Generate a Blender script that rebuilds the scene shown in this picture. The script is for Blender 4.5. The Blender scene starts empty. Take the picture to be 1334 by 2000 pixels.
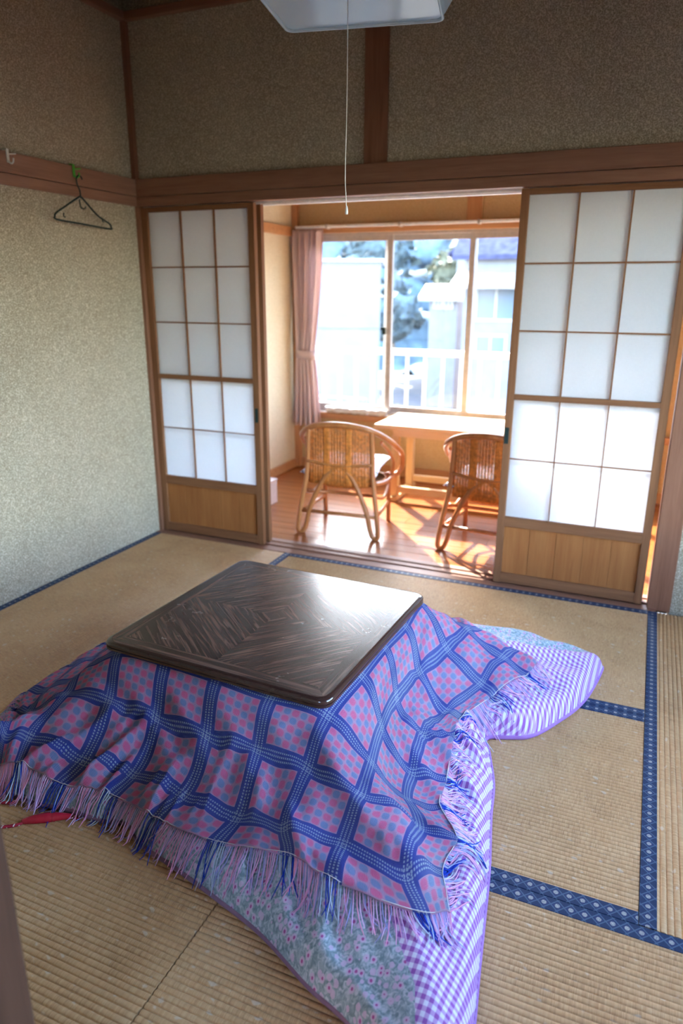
import bpy, bmesh, math, random
import numpy as np
from mathutils import Matrix, Vector
random.seed(7); rng = np.random.default_rng(7)
SC = bpy.context.scene
COL = SC.collection

# ------------------------------------------------------------------ camera
CAM = (2.5353, -3.2203, 1.3471); YAW, PITCH, ROLL = 0.4034, -0.3030, 0.0045
cd = bpy.data.cameras.new('camera'); cam = bpy.data.objects.new('camera', cd); COL.objects.link(cam)
cd.sensor_fit = 'HORIZONTAL'; cd.sensor_width = 24.0; cd.lens = 24.0*1374.64/1334.0
_f = Vector((-math.sin(YAW)*math.cos(PITCH), math.cos(YAW)*math.cos(PITCH), math.sin(PITCH)))
_r = Vector((math.cos(YAW), math.sin(YAW), 0)); _u = _r.cross(_f)
_c, _s = math.cos(ROLL), math.sin(ROLL)
_r2 = _c*_r + _s*_u; _u2 = -_s*_r + _c*_u
mm = Matrix(((_r2.x,_u2.x,-_f.x,CAM[0]),(_r2.y,_u2.y,-_f.y,CAM[1]),(_r2.z,_u2.z,-_f.z,CAM[2]),(0,0,0,1)))
cam.matrix_world = mm
cd.clip_start = 0.02; cd.clip_end = 300
cd.dof.use_dof = True; cd.dof.focus_distance = 1.85; cd.dof.aperture_fstop = 2.4
SC.camera = cam

# ------------------------------------------------------------------ sky, sun, exposure
w = bpy.data.worlds.new('world'); SC.world = w; w.use_nodes = True
nt = w.node_tree; bg = nt.nodes['Background']
sky = nt.nodes.new('ShaderNodeTexSky'); sky.sky_type = 'NISHITA'; sky.sun_disc = False
sky.sun_elevation = math.radians(35); sky.sun_rotation = math.radians(-45); sky.air_density = 1.2; sky.dust_density = 2.0; sky.ozone_density = 1.5
nt.links.new(sky.outputs[0], bg.inputs[0]); bg.inputs[1].default_value = 1.3
sl = bpy.data.lights.new('sun', 'SUN'); so = bpy.data.objects.new('sun', sl); COL.objects.link(so)
sl.energy = 24.0; sl.angle = math.radians(0.6); sl.color = (1.0, 0.93, 0.82)
sd = Vector((0.656*math.cos(math.radians(35)), -0.755*math.cos(math.radians(35)), -math.sin(math.radians(35))))
so.rotation_euler = sd.to_track_quat('-Z', 'Y').to_euler(); so.location = (-3, 6, 8)
SC.view_settings.view_transform = 'Standard'; SC.view_settings.look = 'None'
SC.view_settings.gamma = 1.0; SC.view_settings.use_curve_mapping = False
SC.view_settings.exposure = 2.12

# ------------------------------------------------------------------ node helpers
class V:
    def __init__(s, nt, sock): s.nt, s.k = nt, sock
    def _o(s, op, a, b=None, c=None):
        n = s.nt.nodes.new('ShaderNodeMath'); n.operation = op
        for i, x in enumerate((a, b, c)):
            if x is None: continue
            if isinstance(x, V): s.nt.links.new(x.k, n.inputs[i])
            else: n.inputs[i].default_value = x
        return V(s.nt, n.outputs[0])
    def __add__(s, o): return s._o('ADD', s, o)
    def __radd__(s, o): return s._o('ADD', o, s)
    def __sub__(s, o): return s._o('SUBTRACT', s, o)
    def __rsub__(s, o): return s._o('SUBTRACT', o, s)
    def __mul__(s, o): return s._o('MULTIPLY', s, o)
    def __rmul__(s, o): return s._o('MULTIPLY', o, s)
    def __truediv__(s, o): return s._o('DIVIDE', s, o)
    def gt(s, o): return s._o('GREATER_THAN', s, o)
    def lt(s, o): return s._o('LESS_THAN', s, o)
    def frac(s): return s._o('FRACT', s)
    def floor(s): return s._o('FLOOR', s)
    def abs(s): return s._o('ABSOLUTE', s)
    def sin(s): return s._o('SINE', s)
    def pw(s, e): return s._o('POWER', s, e)
    def max(s, o): return s._o('MAXIMUM', s, o)
    def min(s, o): return s._o('MINIMUM', s, o)
    def sqrt(s): return s._o('SQRT', s)
    def mod2(s): return s._o('FLOORED_MODULO', s, 2.0)
    def smooth(s, a, b):
        n = s.nt.nodes.new('ShaderNodeMapRange'); n.interpolation_type = 'SMOOTHSTEP'
        s.nt.links.new(s.k, n.inputs[0]); n.inputs[1].default_value = a; n.inputs[2].default_value = b
        return V(s.nt, n.outputs[0])

class Mat:
    def __init__(s, name, rough=0.6, spec=0.4):
        s.m = bpy.data.materials.new(name); s.m.use_nodes = True; s.nt = s.m.node_tree
        s.b = s.nt.nodes['Principled BSDF']; s.b.inputs['Roughness'].default_value = rough
        s.b.inputs['Specular IOR Level'].default_value = spec
    def N(s, t): return s.nt.nodes.new(t)
    def L(s, a, b): s.nt.links.new(a, b)
    def tc(s, k='Object'): return s.N('ShaderNodeTexCoord').outputs[k]
    def mapv(s, vec, scale=(1,1,1), loc=(0,0,0), rot=(0,0,0)):
        n = s.N('ShaderNodeMapping'); s.L(vec, n.inputs[0]); n.inputs['Scale'].default_value = scale
        n.inputs['Location'].default_value = loc; n.inputs['Rotation'].default_value = rot; return n.outputs[0]
    def xyz(s, vec):
        n = s.N('ShaderNodeSeparateXYZ'); s.L(vec, n.inputs[0]); return [V(s.nt, o) for o in n.outputs]
    def comb(s, x, y, z=0.0):
        n = s.N('ShaderNodeCombineXYZ')
        for i, q in enumerate((x, y, z)):
            if isinstance(q, V): s.L(q.k, n.inputs[i])
            else: n.inputs[i].default_value = q
        return n.outputs[0]
    def noise(s, vec, scale, detail=2.0, rough=0.5, dist=0.0):
        n = s.N('ShaderNodeTexNoise'); s.L(vec, n.inputs['Vector']); n.inputs['Scale'].default_value = scale
        n.inputs['Detail'].default_value = detail; n.inputs['Roughness'].default_value = rough; n.inputs['Distortion'].default_value = dist
        return V(s.nt, n.outputs[0])
    def vor(s, vec, scale, out='Distance', rnd=1.0):
        n = s.N('ShaderNodeTexVoronoi'); s.L(vec, n.inputs['Vector']); n.inputs['Scale'].default_value = scale; n.inputs['Randomness'].default_value = rnd
        return V(s.nt, n.outputs[out])
    def ramp(s, fac, stops):
        n = s.N('ShaderNodeValToRGB'); s.L(fac.k, n.inputs[0]); e = n.color_ramp.elements
        while len(e) < len(stops): e.new(0.5)
        for el, (p, c) in zip(e, stops): el.position = p; el.color = (*c, 1)
        return n.outputs[0]
    def mix(s, fac, a, b, mode='MIX'):
        n = s.N('ShaderNodeMix'); n.data_type = 'RGBA'; n.blend_type = mode
        if isinstance(fac, V): s.L(fac.k, n.inputs[0])
        else: n.inputs[0].default_value = fac
        for i, q in ((6, a), (7, b)):
            if isinstance(q, tuple): n.inputs[i].default_value = (*q, 1)
            else: s.L(q, n.inputs[i])
        return n.outputs[2]
    def color(s, c):
        if isinstance(c, tuple): s.b.inputs['Base Color'].default_value = (*c, 1)
        else: s.L(c, s.b.inputs['Base Color'])
        return s
    def bump(s, h, strength=0.3, dist=0.002):
        n = s.N('ShaderNodeBump'); n.inputs['Strength'].default_value = strength; n.inputs['Distance'].default_value = dist
        s.L(h.k, n.inputs['Height']); s.L(n.outputs[0], s.b.inputs['Normal']); return s
    def rough(s, v): s.L(v.k, s.b.inputs['Roughness']); return s

def wood(name, c1, c2, axis='x', rough=0.45, sc=1.0, spec=0.4, coat=0.0):
    m = Mat(name, rough, spec); v = m.tc()
    k = {'x': (1.2,22,22), 'y': (22,1.2,22), 'z': (22,22,1.2)}[axis]
    v2 = m.mapv(v, tuple(q*sc for q in k))
    n1 = m.noise(v2, 1.6, 4, 0.6, 0.6); n2 = m.noise(v2, 9.0, 2, 0.5)
    f = n1*0.75 + n2*0.25
    m.color(m.ramp(f, [(0.3, c1), (0.7, c2)])); m.bump(n2, 0.12, 0.001)
    m.b.inputs['Coat Weight'].default_value = coat
    return m.m
def plain(name, c, rough=0.5, spec=0.4, metal=0.0, var=0.06, sc=40.0):
    m = Mat(name, rough, spec); n = m.noise(m.tc(), sc, 3)
    lo = tuple(max(0, q*(1-var*1.5)) for q in c); hi = tuple(min(1, q*(1+var*1.5)) for q in c)
    m.color(m.ramp(n, [(0.3, lo), (0.7, hi)])); m.b.inputs['Metallic'].default_value = metal
    return m.m
def plaster(name, dark, mid, lite, grain=300.0):
    m = Mat(name, 0.85, 0.25); v = m.tc()
    n = m.noise(v, grain, 3, 0.7); n3 = m.vor(v, grain*0.8); big = m.noise(v, 2.2, 3, 0.6)
    f = n*0.7 + n3*0.45 + big*0.12 - 0.13
    m.color(m.ramp(f, [(0.30, dark), (0.5, mid), (0.72, lite)])); m.bump(n, 0.6, 0.003)
    return m.m

M_wall = plaster('sand_plaster', (.19,.14,.09), (.43,.355,.26), (.70,.61,.49), 260)
M_wallv = plaster('veranda_plaster', (.56,.46,.30), (.70,.60,.43), (.80,.71,.55), 260)
M_wallw = plaster('window_wall_plaster', (.44,.28,.12), (.58,.40,.20), (.70,.52,.30), 260)
M_trimx = wood('trim_wood_x', (.20,.085,.05), (.33,.155,.095), 'x', 0.5)
M_trimy = wood('trim_wood_y', (.24,.115,.075), (.38,.20,.135), 'y', 0.5)
M_trimz = wood('trim_wood_z', (.19,.075,.04), (.30,.13,.075), 'z', 0.5)
M_shz = wood('shoji_wood_z', (.17,.065,.028), (.28,.125,.058), 'z', 0.6, 1.0, 0.22)
M_shx = wood('shoji_wood_x', (.17,.065,.028), (.28,.125,.058), 'x', 0.6, 1.0, 0.22)
M_board = wood('panel_board', (.29,.10,.030), (.41,.165,.055), 'z', 0.65, 0.8, 0.15)
M_floorw = wood('veranda_board', (.22,.062,.015), (.37,.12,.032), 'x', 0.25, 0.6, 0.30, 0.0)
M_vwood = wood('veranda_wood', (.45,.20,.08), (.60,.31,.14), 'x', 0.4)
M_vwoodz = wood('veranda_wood_z', (.45,.20,.08), (.60,.31,.14), 'z', 0.4)
M_light = wood('light_table_wood', (.62,.40,.19), (.75,.53,.28), 'x', 0.3, 0.7)
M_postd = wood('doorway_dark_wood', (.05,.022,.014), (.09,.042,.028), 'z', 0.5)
M_ceil = wood('ceiling_board_wood', (.16,.07,.025), (.24,.11,.04), 'y', 0.6)
M_dark = plain('dark_gap', (.012,.010,.009), 0.9)
M_white = plain('white_plastic', (.80,.80,.80), 0.4)
M_alu = plain('beige_aluminium', (.50,.46,.44), 0.35, 0.5, 0.3)
M_black = plain('black_plastic', (.012,.03,.028), 0.35)
M_green = plain('green_plastic', (.10,.50,.06), 0.35)
M_clear = plain('clear_hook_plastic', (.72,.70,.66), 0.25)
M_red = plain('red_plastic', (.42,.012,.03), 0.25, 0.5)

def paper(name, c, t=0.6):
    m = Mat(name); nt = m.nt; nt.nodes.remove(m.b)
    o = nt.nodes['Material Output']; v = m.tc(); fib = m.noise(m.mapv(v, (60,60,400)), 1.0, 3); fib2 = m.noise(m.mapv(v, (400,60,60)), 1.0, 3)
    f = fib*0.5 + fib2*0.5
    col = m.ramp(f, [(0.3, tuple(q*0.94 for q in c)), (0.7, c)])
    d = m.N('ShaderNodeBsdfDiffuse'); tr = m.N('ShaderNodeBsdfTranslucent'); mx = m.N('ShaderNodeMixShader'); mx.inputs[0].default_value = t
    m.L(col, d.inputs[0]); m.L(col, tr.inputs[0]); m.L(d.outputs[0], mx.inputs[1]); m.L(tr.outputs[0], mx.inputs[2]); m.L(mx.outputs[0], o.inputs[0])
    return m.m
M_paper = paper('shoji_paper', (.92,.92,.93), 0.62)
M_curtain = paper('curtain_cloth', (.84,.68,.65), 0.40)

def glass(name, tint=(.97,.99,1.0), g=0.06):
    m = Mat(name); nt = m.nt; nt.nodes.remove(m.b); o = nt.nodes['Material Output']
    t = m.N('ShaderNodeBsdfTransparent'); t.inputs[0].default_value = (*tint, 1); gl = m.N('ShaderNodeBsdfGlossy'); gl.inputs['Roughness'].default_value = 0.02
    fr = m.N('ShaderNodeLayerWeight'); fr.inputs[0].default_value = 0.25
    f = V(nt, fr.outputs['Fresnel'])*0.6 + g*0.3
    mx = m.N('ShaderNodeMixShader'); m.L(f.k, mx.inputs[0]); m.L(t.outputs[0], mx.inputs[1]); m.L(gl.outputs[0], mx.inputs[2]); m.L(mx.outputs[0], o.inputs[0])
    return m.m
M_glass = glass('window_glass')

# tatami: rush strands across the ridges, ridges are geometry (mat runs along local x)
def tatami_mat():
    m = Mat('tatami_rush', 0.5, 0.35); x, y, z = m.xyz(m.tc())
    row = (y/0.0147).floor()
    st = m.noise(m.comb(x*900.0 + row*17.3, row*3.1, 0.0), 1.0, 2, 0.6)
    tick = m.noise(m.comb(x*160.0 + row*7.7, row*5.3, 0.0), 1.0, 1)
    big = m.noise(m.tc(), 3.0, 3, 0.6); spot = m.noise(m.mapv(m.tc(), (40, 70, 1)), 1.0, 0)
    f = st*0.55 + tick*0.22 + big*0.3 - 0.04
    c = m.ramp(f, [(0.28, (.26,.122,.048)), (0.5, (.54,.310,.142)), (0.75, (.70,.465,.26))])
    c = m.mix(spot.smooth(0.72, 0.80)*0.5, c, (.62,.52,.40))
    m.color(c); m.bump(st, 0.35, 0.001)
    return m.m
M_tatami = tatami_mat()
def heri():
    m = Mat('border_brocade', 0.6, 0.3); u, v, _ = m.xyz(m.tc('UV'))     # metres along, across
    P = 0.030
    a = (u/P + v/P*1.0); b = (u/P - v/P*1.0)
    da = (a.frac() - 0.5).abs(); db = (b.frac() - 0.5).abs()
    lines = (da.gt(0.43)).max(db.gt(0.43))
    k = (a.floor() + b.floor()).mod2()
    fl = ((da*da + db*db).sqrt()).lt(0.27)*k.lt(0.5)
    wob = m.noise(m.comb(u*700.0, v*700.0), 1.0, 1)
    fl2 = fl*wob.gt(0.45)
    base = m.mix(m.noise(m.comb(u*300.0, v*300.0), 1.0, 1), (.005,.016,.050), (.010,.032,.092))
    halo = ((da.max(db)).lt(0.36))*k.lt(0.5)
    c = m.mix(halo*0.5, base, (.03,.04,.13)); c = m.mix(lines*0.42, c, (.12,.19,.28)); c = m.mix(fl2*0.8, c, (.50,.48,.40))
    m.color(c); m.bump(wob, 0.4, 0.0008); return m.m
M_heri = heri()

def veneer():
    m = Mat('kotatsu_veneer', 0.16, 0.5); x, y, z = m.xyz(m.tc())
    h = 0.315
    inside = (x.abs().max(y.abs())).lt(h)
    q = (x.gt(0.0) + y.gt(0.0)).mod2()
    def grain(rot):
        vv = m.mapv(m.mapv(m.tc(), (1,1,1), (0,0,0), (0, 0, rot)), (7, 120, 7))
        return m.noise(vv, 1.0, 2, 0.5, 0.8)
    ga, gb = grain(math.radians(38)), grain(math.radians(-50))
    gx, gy = m.noise(m.mapv(m.tc(), (4,110,4)), 1.0, 3), m.noise(m.mapv(m.tc(), (110,4,4)), 1.0, 3)
    edge = y.abs().gt(x.abs())
    n = m.N('ShaderNodeMix'); n.inputs[0].default_value = 0
    def mixf(f, a, b): return a*(1.0 - f) + b*f
    g = mixf(inside, mixf(edge, gy, gx), mixf(q, ga, gb))
    c = m.ramp(g, [(0.34, (.017,.009,.008)), (0.50, (.052,.025,.020)), (0.67, (.14,.075,.055))])
    sm = m.noise(m.mapv(m.tc(), (3,3,3)), 2.2, 5, 0.65)
    r = sm*0.16 + 0.17
    m.color(c); m.rough(r); m.nt.nodes.remove(n); return m.m
M_veneer = veneer()
M_rim = plain('kotatsu_rim', (.040,.018,.015), 0.12, 0.8)

def plaid():
    m = Mat('plaid_wool', 0.95, 0.1); u, v, _ = m.xyz(m.tc('UV'))
    W = 0.135
    def band(t, s):
        d = ((t + 0.5).frac() - 0.5)
        ad = d.abs(); inb = ad.lt(W)
        l = (ad.lt(0.014)).max(((ad - 0.058).abs()).lt(0.013))
        dash = ((s*26.0).frac()).gt(0.42)
        return inb, l*dash
    bu, lu = band(u, v); bv, lv = band(v, u)
    cu = ((u - W).frac() - 0.0)*5.0/(1 - 2*W); cv = ((v - W).frac())*5.0/(1 - 2*W)
    cu = ((u.frac() - W)/(1 - 2*W))*5.0; cv = ((v.frac() - W)/(1 - 2*W))*5.0
    s = (cu*math.pi).sin()*(cv*math.pi).sin()
    blue = (s*-1.0).smooth(0.12, 0.5); pink = s.smooth(0.05, 0.45)
    c = m.mix(pink, (.74,.38,.64), (.98,.17,.43)); c = m.mix(blue, c, (.27,.33,.66))
    nz = m.noise(m.comb(u*14.0, v*14.0), 1.0, 3)
    inb = bu.max(bv); both = bu*bv
    c = m.mix(inb, c, (.006,.032,.44)); 
    c = m.mix(lu.max(lv)*0.9, c, (.52,.62,.78))
    kn = ((u*60.0*math.pi).sin()*(v*60.0*math.pi).sin()).abs(); kw = ((u*60.0 + v*0.0).frac() - 0.5).abs()
    fl = m.noise(m.comb(u*260.0, v*260.0), 1.0, 2)
    shade = kn*0.42 + fl*0.5 + nz*0.25 + 0.46
    g = m.comb(shade, shade, shade)
    c = m.mix(1.0, c, g, 'MULTIPLY')
    m.color(c); m.bump(kn + fl*0.8, 1.0, 0.006)
    m.b.inputs['Sheen Weight'].default_value = 0.25; m.b.inputs['Sheen Roughness'].default_value = 0.5
    return m.m
M_plaid = plaid()
def floral():
    m = Mat('floral_cotton', 0.85, 0.2); v = m.tc(); v = m.mapv(v, (1,1,0.6))
    d = m.vor(v, 60.0, rnd=0.8); cid = m.vor(v, 60.0, 'Color', 0.8); n = m.noise(v, 170.0, 2)
    leaf = m.noise(v, 110.0, 1, 0.5, 1.0)
    c = m.ramp(leaf, [(0.34, (.17,.24,.27)), (0.52, (.30,.37,.42)), (0.70, (.50,.53,.60))])
    pet = (d + n*0.24).lt(0.52); ring = (d + n*0.12).lt(0.24)
    sel = cid.gt(0.12)
    c = m.mix(pet*sel*0.85, c, (.56,.42,.58)); c = m.mix(ring*sel, c, (.38,.09,.27))
    m.color(c); m.bump(m.noise(v, 25.0, 3), 0.35, 0.004); return m.m
M_floral = floral()
def gingham():
    m = Mat('gingham_cotton', 0.85, 0.2); x, y, z = m.xyz(m.mapv(m.tc(), (1,1,1), (0,0,0), (0,0,0.05))); P = 0.0165
    a = ((x/P).frac()).gt(0.5); b = (((y - z*0.5)/P).frac()).gt(0.5)
    s = (a + b)*0.5
    c = m.ramp(s, [(0.0, (.62,.60,.70)), (0.5, (.44,.28,.52)), (1.0, (.27,.09,.34))])
    m.color(c); m.bump(m.noise(m.tc(), 22.0, 3), 0.35, 0.005); return m.m
M_ging = gingham()
M_purple = plain('lilac_cotton', (.33,.16,.44), 0.85, 0.2)
M_rattan = wood('rattan_cane', (.34,.11,.03), (.54,.21,.07), 'z', 0.35, 0.7)
M_weave = plain('rattan_weave', (.56,.18,.035), 0.6, 0.2, 0, 0.25, 60)
def cushion_mat():
    m = Mat('cushion_print', 0.9, 0.2); v = m.tc(); d = m.vor(v, 26.0); n = m.noise(v, 45.0, 3, 0.6, 1.5)
    c = m.ramp(d + n*0.6, [(0.50, (.02,.03,.09)), (0.58, (.62,.62,.72)), (0.9, (.78,.78,.84))])
    m.color(c); return m.m
M_cush = cushion_mat()
M_cushblue = plain('cushion_blue_back', (.04,.12,.42), 0.8)
def shade_mat():
    m = Mat('acrylic_shade', 0.12, 0.5); nt = m.nt; o = nt.nodes['Material Output']; m.color((.82,.92,.99))
    tr = m.N('ShaderNodeBsdfTranslucent'); tr.inputs[0].default_value = (.82,.93,1.0,1); tp = m.N('ShaderNodeBsdfTransparent'); tp.inputs[0].default_value = (.85,.92,.98,1)
    a = m.N('ShaderNodeMixShader'); a.inputs[0].default_value = 0.5; m.L(m.b.outputs[0], a.inputs[1]); m.L(tr.outputs[0], a.inputs[2])
    b = m.N('ShaderNodeMixShader'); b.inputs[0].default_value = 0.45; m.L(a.outputs[0], b.inputs[1]); m.L(tp.outputs[0], b.inputs[2])
    m.L(b.outputs[0], o.inputs[0]); return m.m
M_shade = shade_mat()
def attr_mat(name, rough=0.9):
    m = Mat(name, rough, 0.15); n = m.N('ShaderNodeVertexColor'); n.layer_name = 'col'; m.L(n.outputs[0], m.b.inputs['Base Color']); return m.m
M_fringe = attr_mat('fringe_yarn')
def cord_mat():
    m = Mat('braided_cord', 0.7, 0.3); u, v, _ = m.xyz(m.tc('UV'))
    s = ((u*70.0 + v).frac()).lt(0.22)*(((u*35.0 - v*1.0).frac()).lt(0.5))
    m.color(m.mix(s, (.33,.012,.03), (.80,.76,.74))); return m.m
M_cord = cord_mat()

# ------------------------------------------------------------------ mesh helpers
def tag(o, label=None, cat=None, group=None, kind=None):
    if label: o['label'] = label
    if cat: o['category'] = cat
    if group: o['group'] = group
    if kind: o['kind'] = kind
    return o
def link(name, me, parent=None):
    o = bpy.data.objects.new(name, me); COL.objects.link(o)
    if parent is not None: o.parent = parent
    return o
def empty(name, loc=(0,0,0), rz=0.0):
    o = bpy.data.objects.new(name, None); COL.objects.link(o); o.location = loc; o.rotation_euler = (0,0,rz); o.empty_display_size = 0.1; return o
def catmull(P, n=6, closed=False):
    P = [Vector(p) for p in P]; out = []; m = len(P)
    for i in range(m if closed else m-1):
        if closed: a,b,c,d = P[i-1],P[i],P[(i+1)%m],P[(i+2)%m]
        else: a,b,c,d = P[max(i-1,0)],P[i],P[i+1],P[min(i+2,m-1)]
        for k in range(n):
            t = k/n; out.append(0.5*((2*b)+(c-a)*t+(2*a-5*b+4*c-d)*t*t+(-a+3*b-3*c+d)*t**3))
    if not closed: out.append(P[-1])
    return out
class MB:
    def __init__(s): s.v, s.f, s.uv = [], [], {}
    def box(s, x0,x1,y0,y1,z0,z1):
        b = len(s.v); s.v += [(x0,y0,z0),(x1,y0,z0),(x1,y1,z0),(x0,y1,z0),(x0,y0,z1),(x1,y0,z1),(x1,y1,z1),(x0,y1,z1)]
        s.f += [tuple(b+i for i in q) for q in ((0,3,2,1),(4,5,6,7),(0,1,5,4),(1,2,6,5),(2,3,7,6),(3,0,4,7))]; return s
    def tube(s, path, r, n=8, closed=False, caps=True):
        P = [Vector(p) for p in path]; m = len(P); b = len(s.v); up = None; dist = 0.0
        for i, p in enumerate(P):
            if closed: t = P[(i+1)%m]-P[i-1]
            else: t = P[min(i+1,m-1)]-P[max(i-1,0)]
            t.normalize()
            if up is None: up = t.orthogonal().normalized()
            up = (up - t*up.dot(t)); up = up.normalized() if up.length > 1e-6 else t.orthogonal().normalized()
            sd = t.cross(up); rr = r[i] if hasattr(r, '__len__') else r
            if i: dist += (P[i]-P[i-1]).length
            for k in range(n):
                a = 2*math.pi*k/n; q = p + up*(math.cos(a)*rr) + sd*(math.sin(a)*rr)
                s.uv[len(s.v)] = (dist, k/n); s.v.append(tuple(q))
        for i in range(m if closed else m-1):
            for k in range(n):
                a0 = b+i*n+k; a1 = b+i*n+(k+1)%n; j = (i+1)%m
                s.f.append((a0, a1, b+j*n+(k+1)%n, b+j*n+k))
        if caps and not closed:
            s.f.append(tuple(b+k for k in reversed(range(n)))); s.f.append(tuple(b+(m-1)*n+k for k in range(n)))
        return s
    def grid(s, fn, nu, nv, uvfn=None, flip=False):
        b = len(s.v)
        for j in range(nv+1):
            for i in range(nu+1):
                if uvfn: s.uv[len(s.v)] = uvfn(i/nu, j/nv)
                s.v.append(tuple(fn(i/nu, j/nv)))
        for j in range(nv):
            for i in range(nu):
                q = (b+j*(nu+1)+i, b+j*(nu+1)+i+1, b+(j+1)*(nu+1)+i+1, b+(j+1)*(nu+1)+i)
                s.f.append(q[::-1] if flip else q)
        return s
    def poly(s, pts):
        b = len(s.v); s.v += [tuple(p) for p in pts]; s.f.append(tuple(range(b, b+len(pts)))); return s
    def prism(s, pts, axis, a, b_):
        n = len(pts); b = len(s.v)
        for q in (a, b_):
            for (p1, p2) in pts:
                s.v.append({'x': (q,p1,p2), 'y': (p1,q,p2), 'z': (p1,p2,q)}[axis])
        s.f.append(tuple(range(b, b+n))); s.f.append(tuple(reversed(range(b+n, b+2*n))))
        for i in range(n): s.f.append((b+i, b+n+i, b+n+(i+1)%n, b+(i+1)%n))
        return s
    def mesh(s, name, mat, smooth=False, fix=True):
        me = bpy.data.meshes.new(name); me.from_pydata(s.v, [], s.f)
        if s.uv:
            l = me.uv_layers.new(name='UVMap'); idx = np.empty(len(me.loops), dtype=np.int32); me.loops.foreach_get('vertex_index', idx)
            arr = np.zeros((len(s.v), 2), dtype=np.float32)
            for k, q in s.uv.items(): arr[k] = q
            l.data.foreach_set('uv', arr[idx].ravel())
        if mat: me.materials.append(mat)
        if fix:
            bm = bmesh.new(); bm.from_mesh(me); bmesh.ops.recalc_face_normals(bm, faces=bm.faces); bm.to_mesh(me); bm.free()
        if smooth: me.polygons.foreach_set('use_smooth', [True]*len(me.polygons))
        me.update(); return me
    def build(s, name, mat, parent=None, smooth=False, bevel=0.0, fix=True):
        o = link(name, s.mesh(name, mat, smooth, fix), parent)
        if bevel:
            b = o.modifiers.new('bevel', 'BEVEL'); b.width = bevel; b.segments = 2; b.limit_method = 'ANGLE'
        return o
def box(name, x0,x1,y0,y1,z0,z1, mat, parent=None, bevel=0.0):
    return MB().box(x0,x1,y0,y1,z0,z1).build(name, mat, parent, False, bevel)
def struct(o, label=None): return tag(o, label, None, None, 'structure')

# ================================================================== the setting
HK, HN, HT, HC = 1.763, 1.890, 2.585, 2.665       # lintel underside, rail top, cornice underside, ceiling
RX, RY = 3.56, -2.72                              # room extents
WY = 1.80                                         # veranda window wall

# ---- tatami floor
fl = struct(box('floor', -0.05, RX+0.05, RY-0.03, -0.055, -0.06, -0.012, M_dark), 'tatami floor of the room')
LM, WM, HW = 1.772, 0.886, 0.038
def mat_mesh():
    mb = MB(); pitch = 0.0147; nrow = int(round(WM/pitch)); sub = 6; ys, zs = [], []
    for i in range(nrow*sub+1):
        t = i/sub; ys.append(-WM/2 + t*WM/nrow); zs.append(-0.0034*(1-abs(math.sin(math.pi*t))**0.5))
    n = len(ys)
    for x in (-LM/2+0.001, LM/2-0.001):
        for y, z in zip(ys, zs): mb.v.append((x, y, z))
    for i in range(n-1): mb.f.append((i, n+i, n+i+1, i+1))
    b = len(mb.v)
    for x in (-LM/2+0.001, LM/2-0.001):
        for y in (ys[0], ys[-1]): mb.v.append((x, y, -0.0115))
    mb.f += [(0, b, b+2, n), (n-1, 2*n-1, b+3, b+1), tuple([b]+list(range(n))+[b+1]), tuple([b+2]+list(range(n, 2*n))+[b+3])]
    return mb.mesh('tatami_mat', M_tatami, False)
def border_mesh():
    mb = MB(); prof = [(0.0, -0.010), (0.0, 0.0006), (0.001, 0.0016), (HW-0.001, 0.0014), (HW, 0.0004), (HW, -0.002)]
    for x in (-LM/2+0.001, LM/2-0.001):
        for y, z in prof: mb.uv[len(mb.v)] = (x, y-HW/2); mb.v.append((x, y, z))
    k = len(prof)
    for i in range(k-1): mb.f.append((i, k+i, k+i+1, i+1))
    mb.f += [tuple(range(k)), tuple(range(k, 2*k))]
    return mb.mesh('cloth_border', M_heri, False)
ME_MAT, ME_BOR = mat_mesh(), border_mesh()
Y0 = -0.058
MATS = [(WM/2+0.006, Y0-LM/2, 90), (0.896+LM/2, Y0-WM/2, 0), (0.896+LM/2, Y0-1.5*WM-0.001, 0), (2.668+WM/2, Y0-LM/2, -90),
        (LM/2, Y0-LM-WM/2-0.002, 0), (1.5*LM+0.002, Y0-LM-WM/2-0.002, 0)]
for x, y, a in MATS:
    o = link('tatami_mat', ME_MAT, fl); o.location = (x, y, 0); o.rotation_euler = (0, 0, math.radians(a))
    for s in (0, 1):
        b = link('cloth_border', ME_BOR, o); b.location = (0, -WM/2 if s == 0 else WM/2, 0); b.rotation_euler = (0, 0, math.pi*s)

# ---- walls of the room
wl = struct(box('wall_left', -0.10, 0.0, RY-0.1, 0.0, -0.06, HC+0.05, M_wall), 'sand plastered left wall')
mb = MB(); mb.box(-0.10, RX+0.1, 0.0, 0.12, HN-0.02, HC+0.05); mb.box(2.755, RX+0.1, 0.0, 0.12, -0.06, HN)
wb = struct(mb.build('wall_back', M_wall), 'sand plastered wall above the sliding paper doors')
mb = MB(); mb.box(RX, RX+0.1, RY-0.1, 0.0, -0.06, 0.40); mb.box(RX, RX+0.1, RY-0.1, 0.0, 1.90, HC+0.05); mb.box(RX, RX+0.1, RY-0.1, -2.45, 0.40, 1.90); mb.box(RX, RX+0.1, -0.40, 0.0, 0.40, 1.90)
wr = struct(mb.build('wall_right', M_wall), 'plastered right wall outside the frame with a window opening added for fill light')
w2 = struct(empty('fill_window'), 'window added in the right wall outside the frame for fill light')  # unseen window and its opening, added to brighten the room with daylight
for (y0, y1) in ((-2.45,-1.425),(-1.425,-0.40)):
    for a_, b_ in ((y0, y0+0.035), (y1-0.035, y1)): box('sash_rail', RX+0.03, RX+0.06, a_, b_, 0.40, 1.90, M_alu, w2)
    for z0 in (0.40, 1.86): box('sash_rail', RX+0.03, RX+0.06, y0+0.035, y1-0.035, z0, z0+0.04, M_alu, w2)
    box('glass_pane', RX+0.043, RX+0.047, y0+0.034, y1-0.034, 0.439, 1.861, M_glass, w2)
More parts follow.
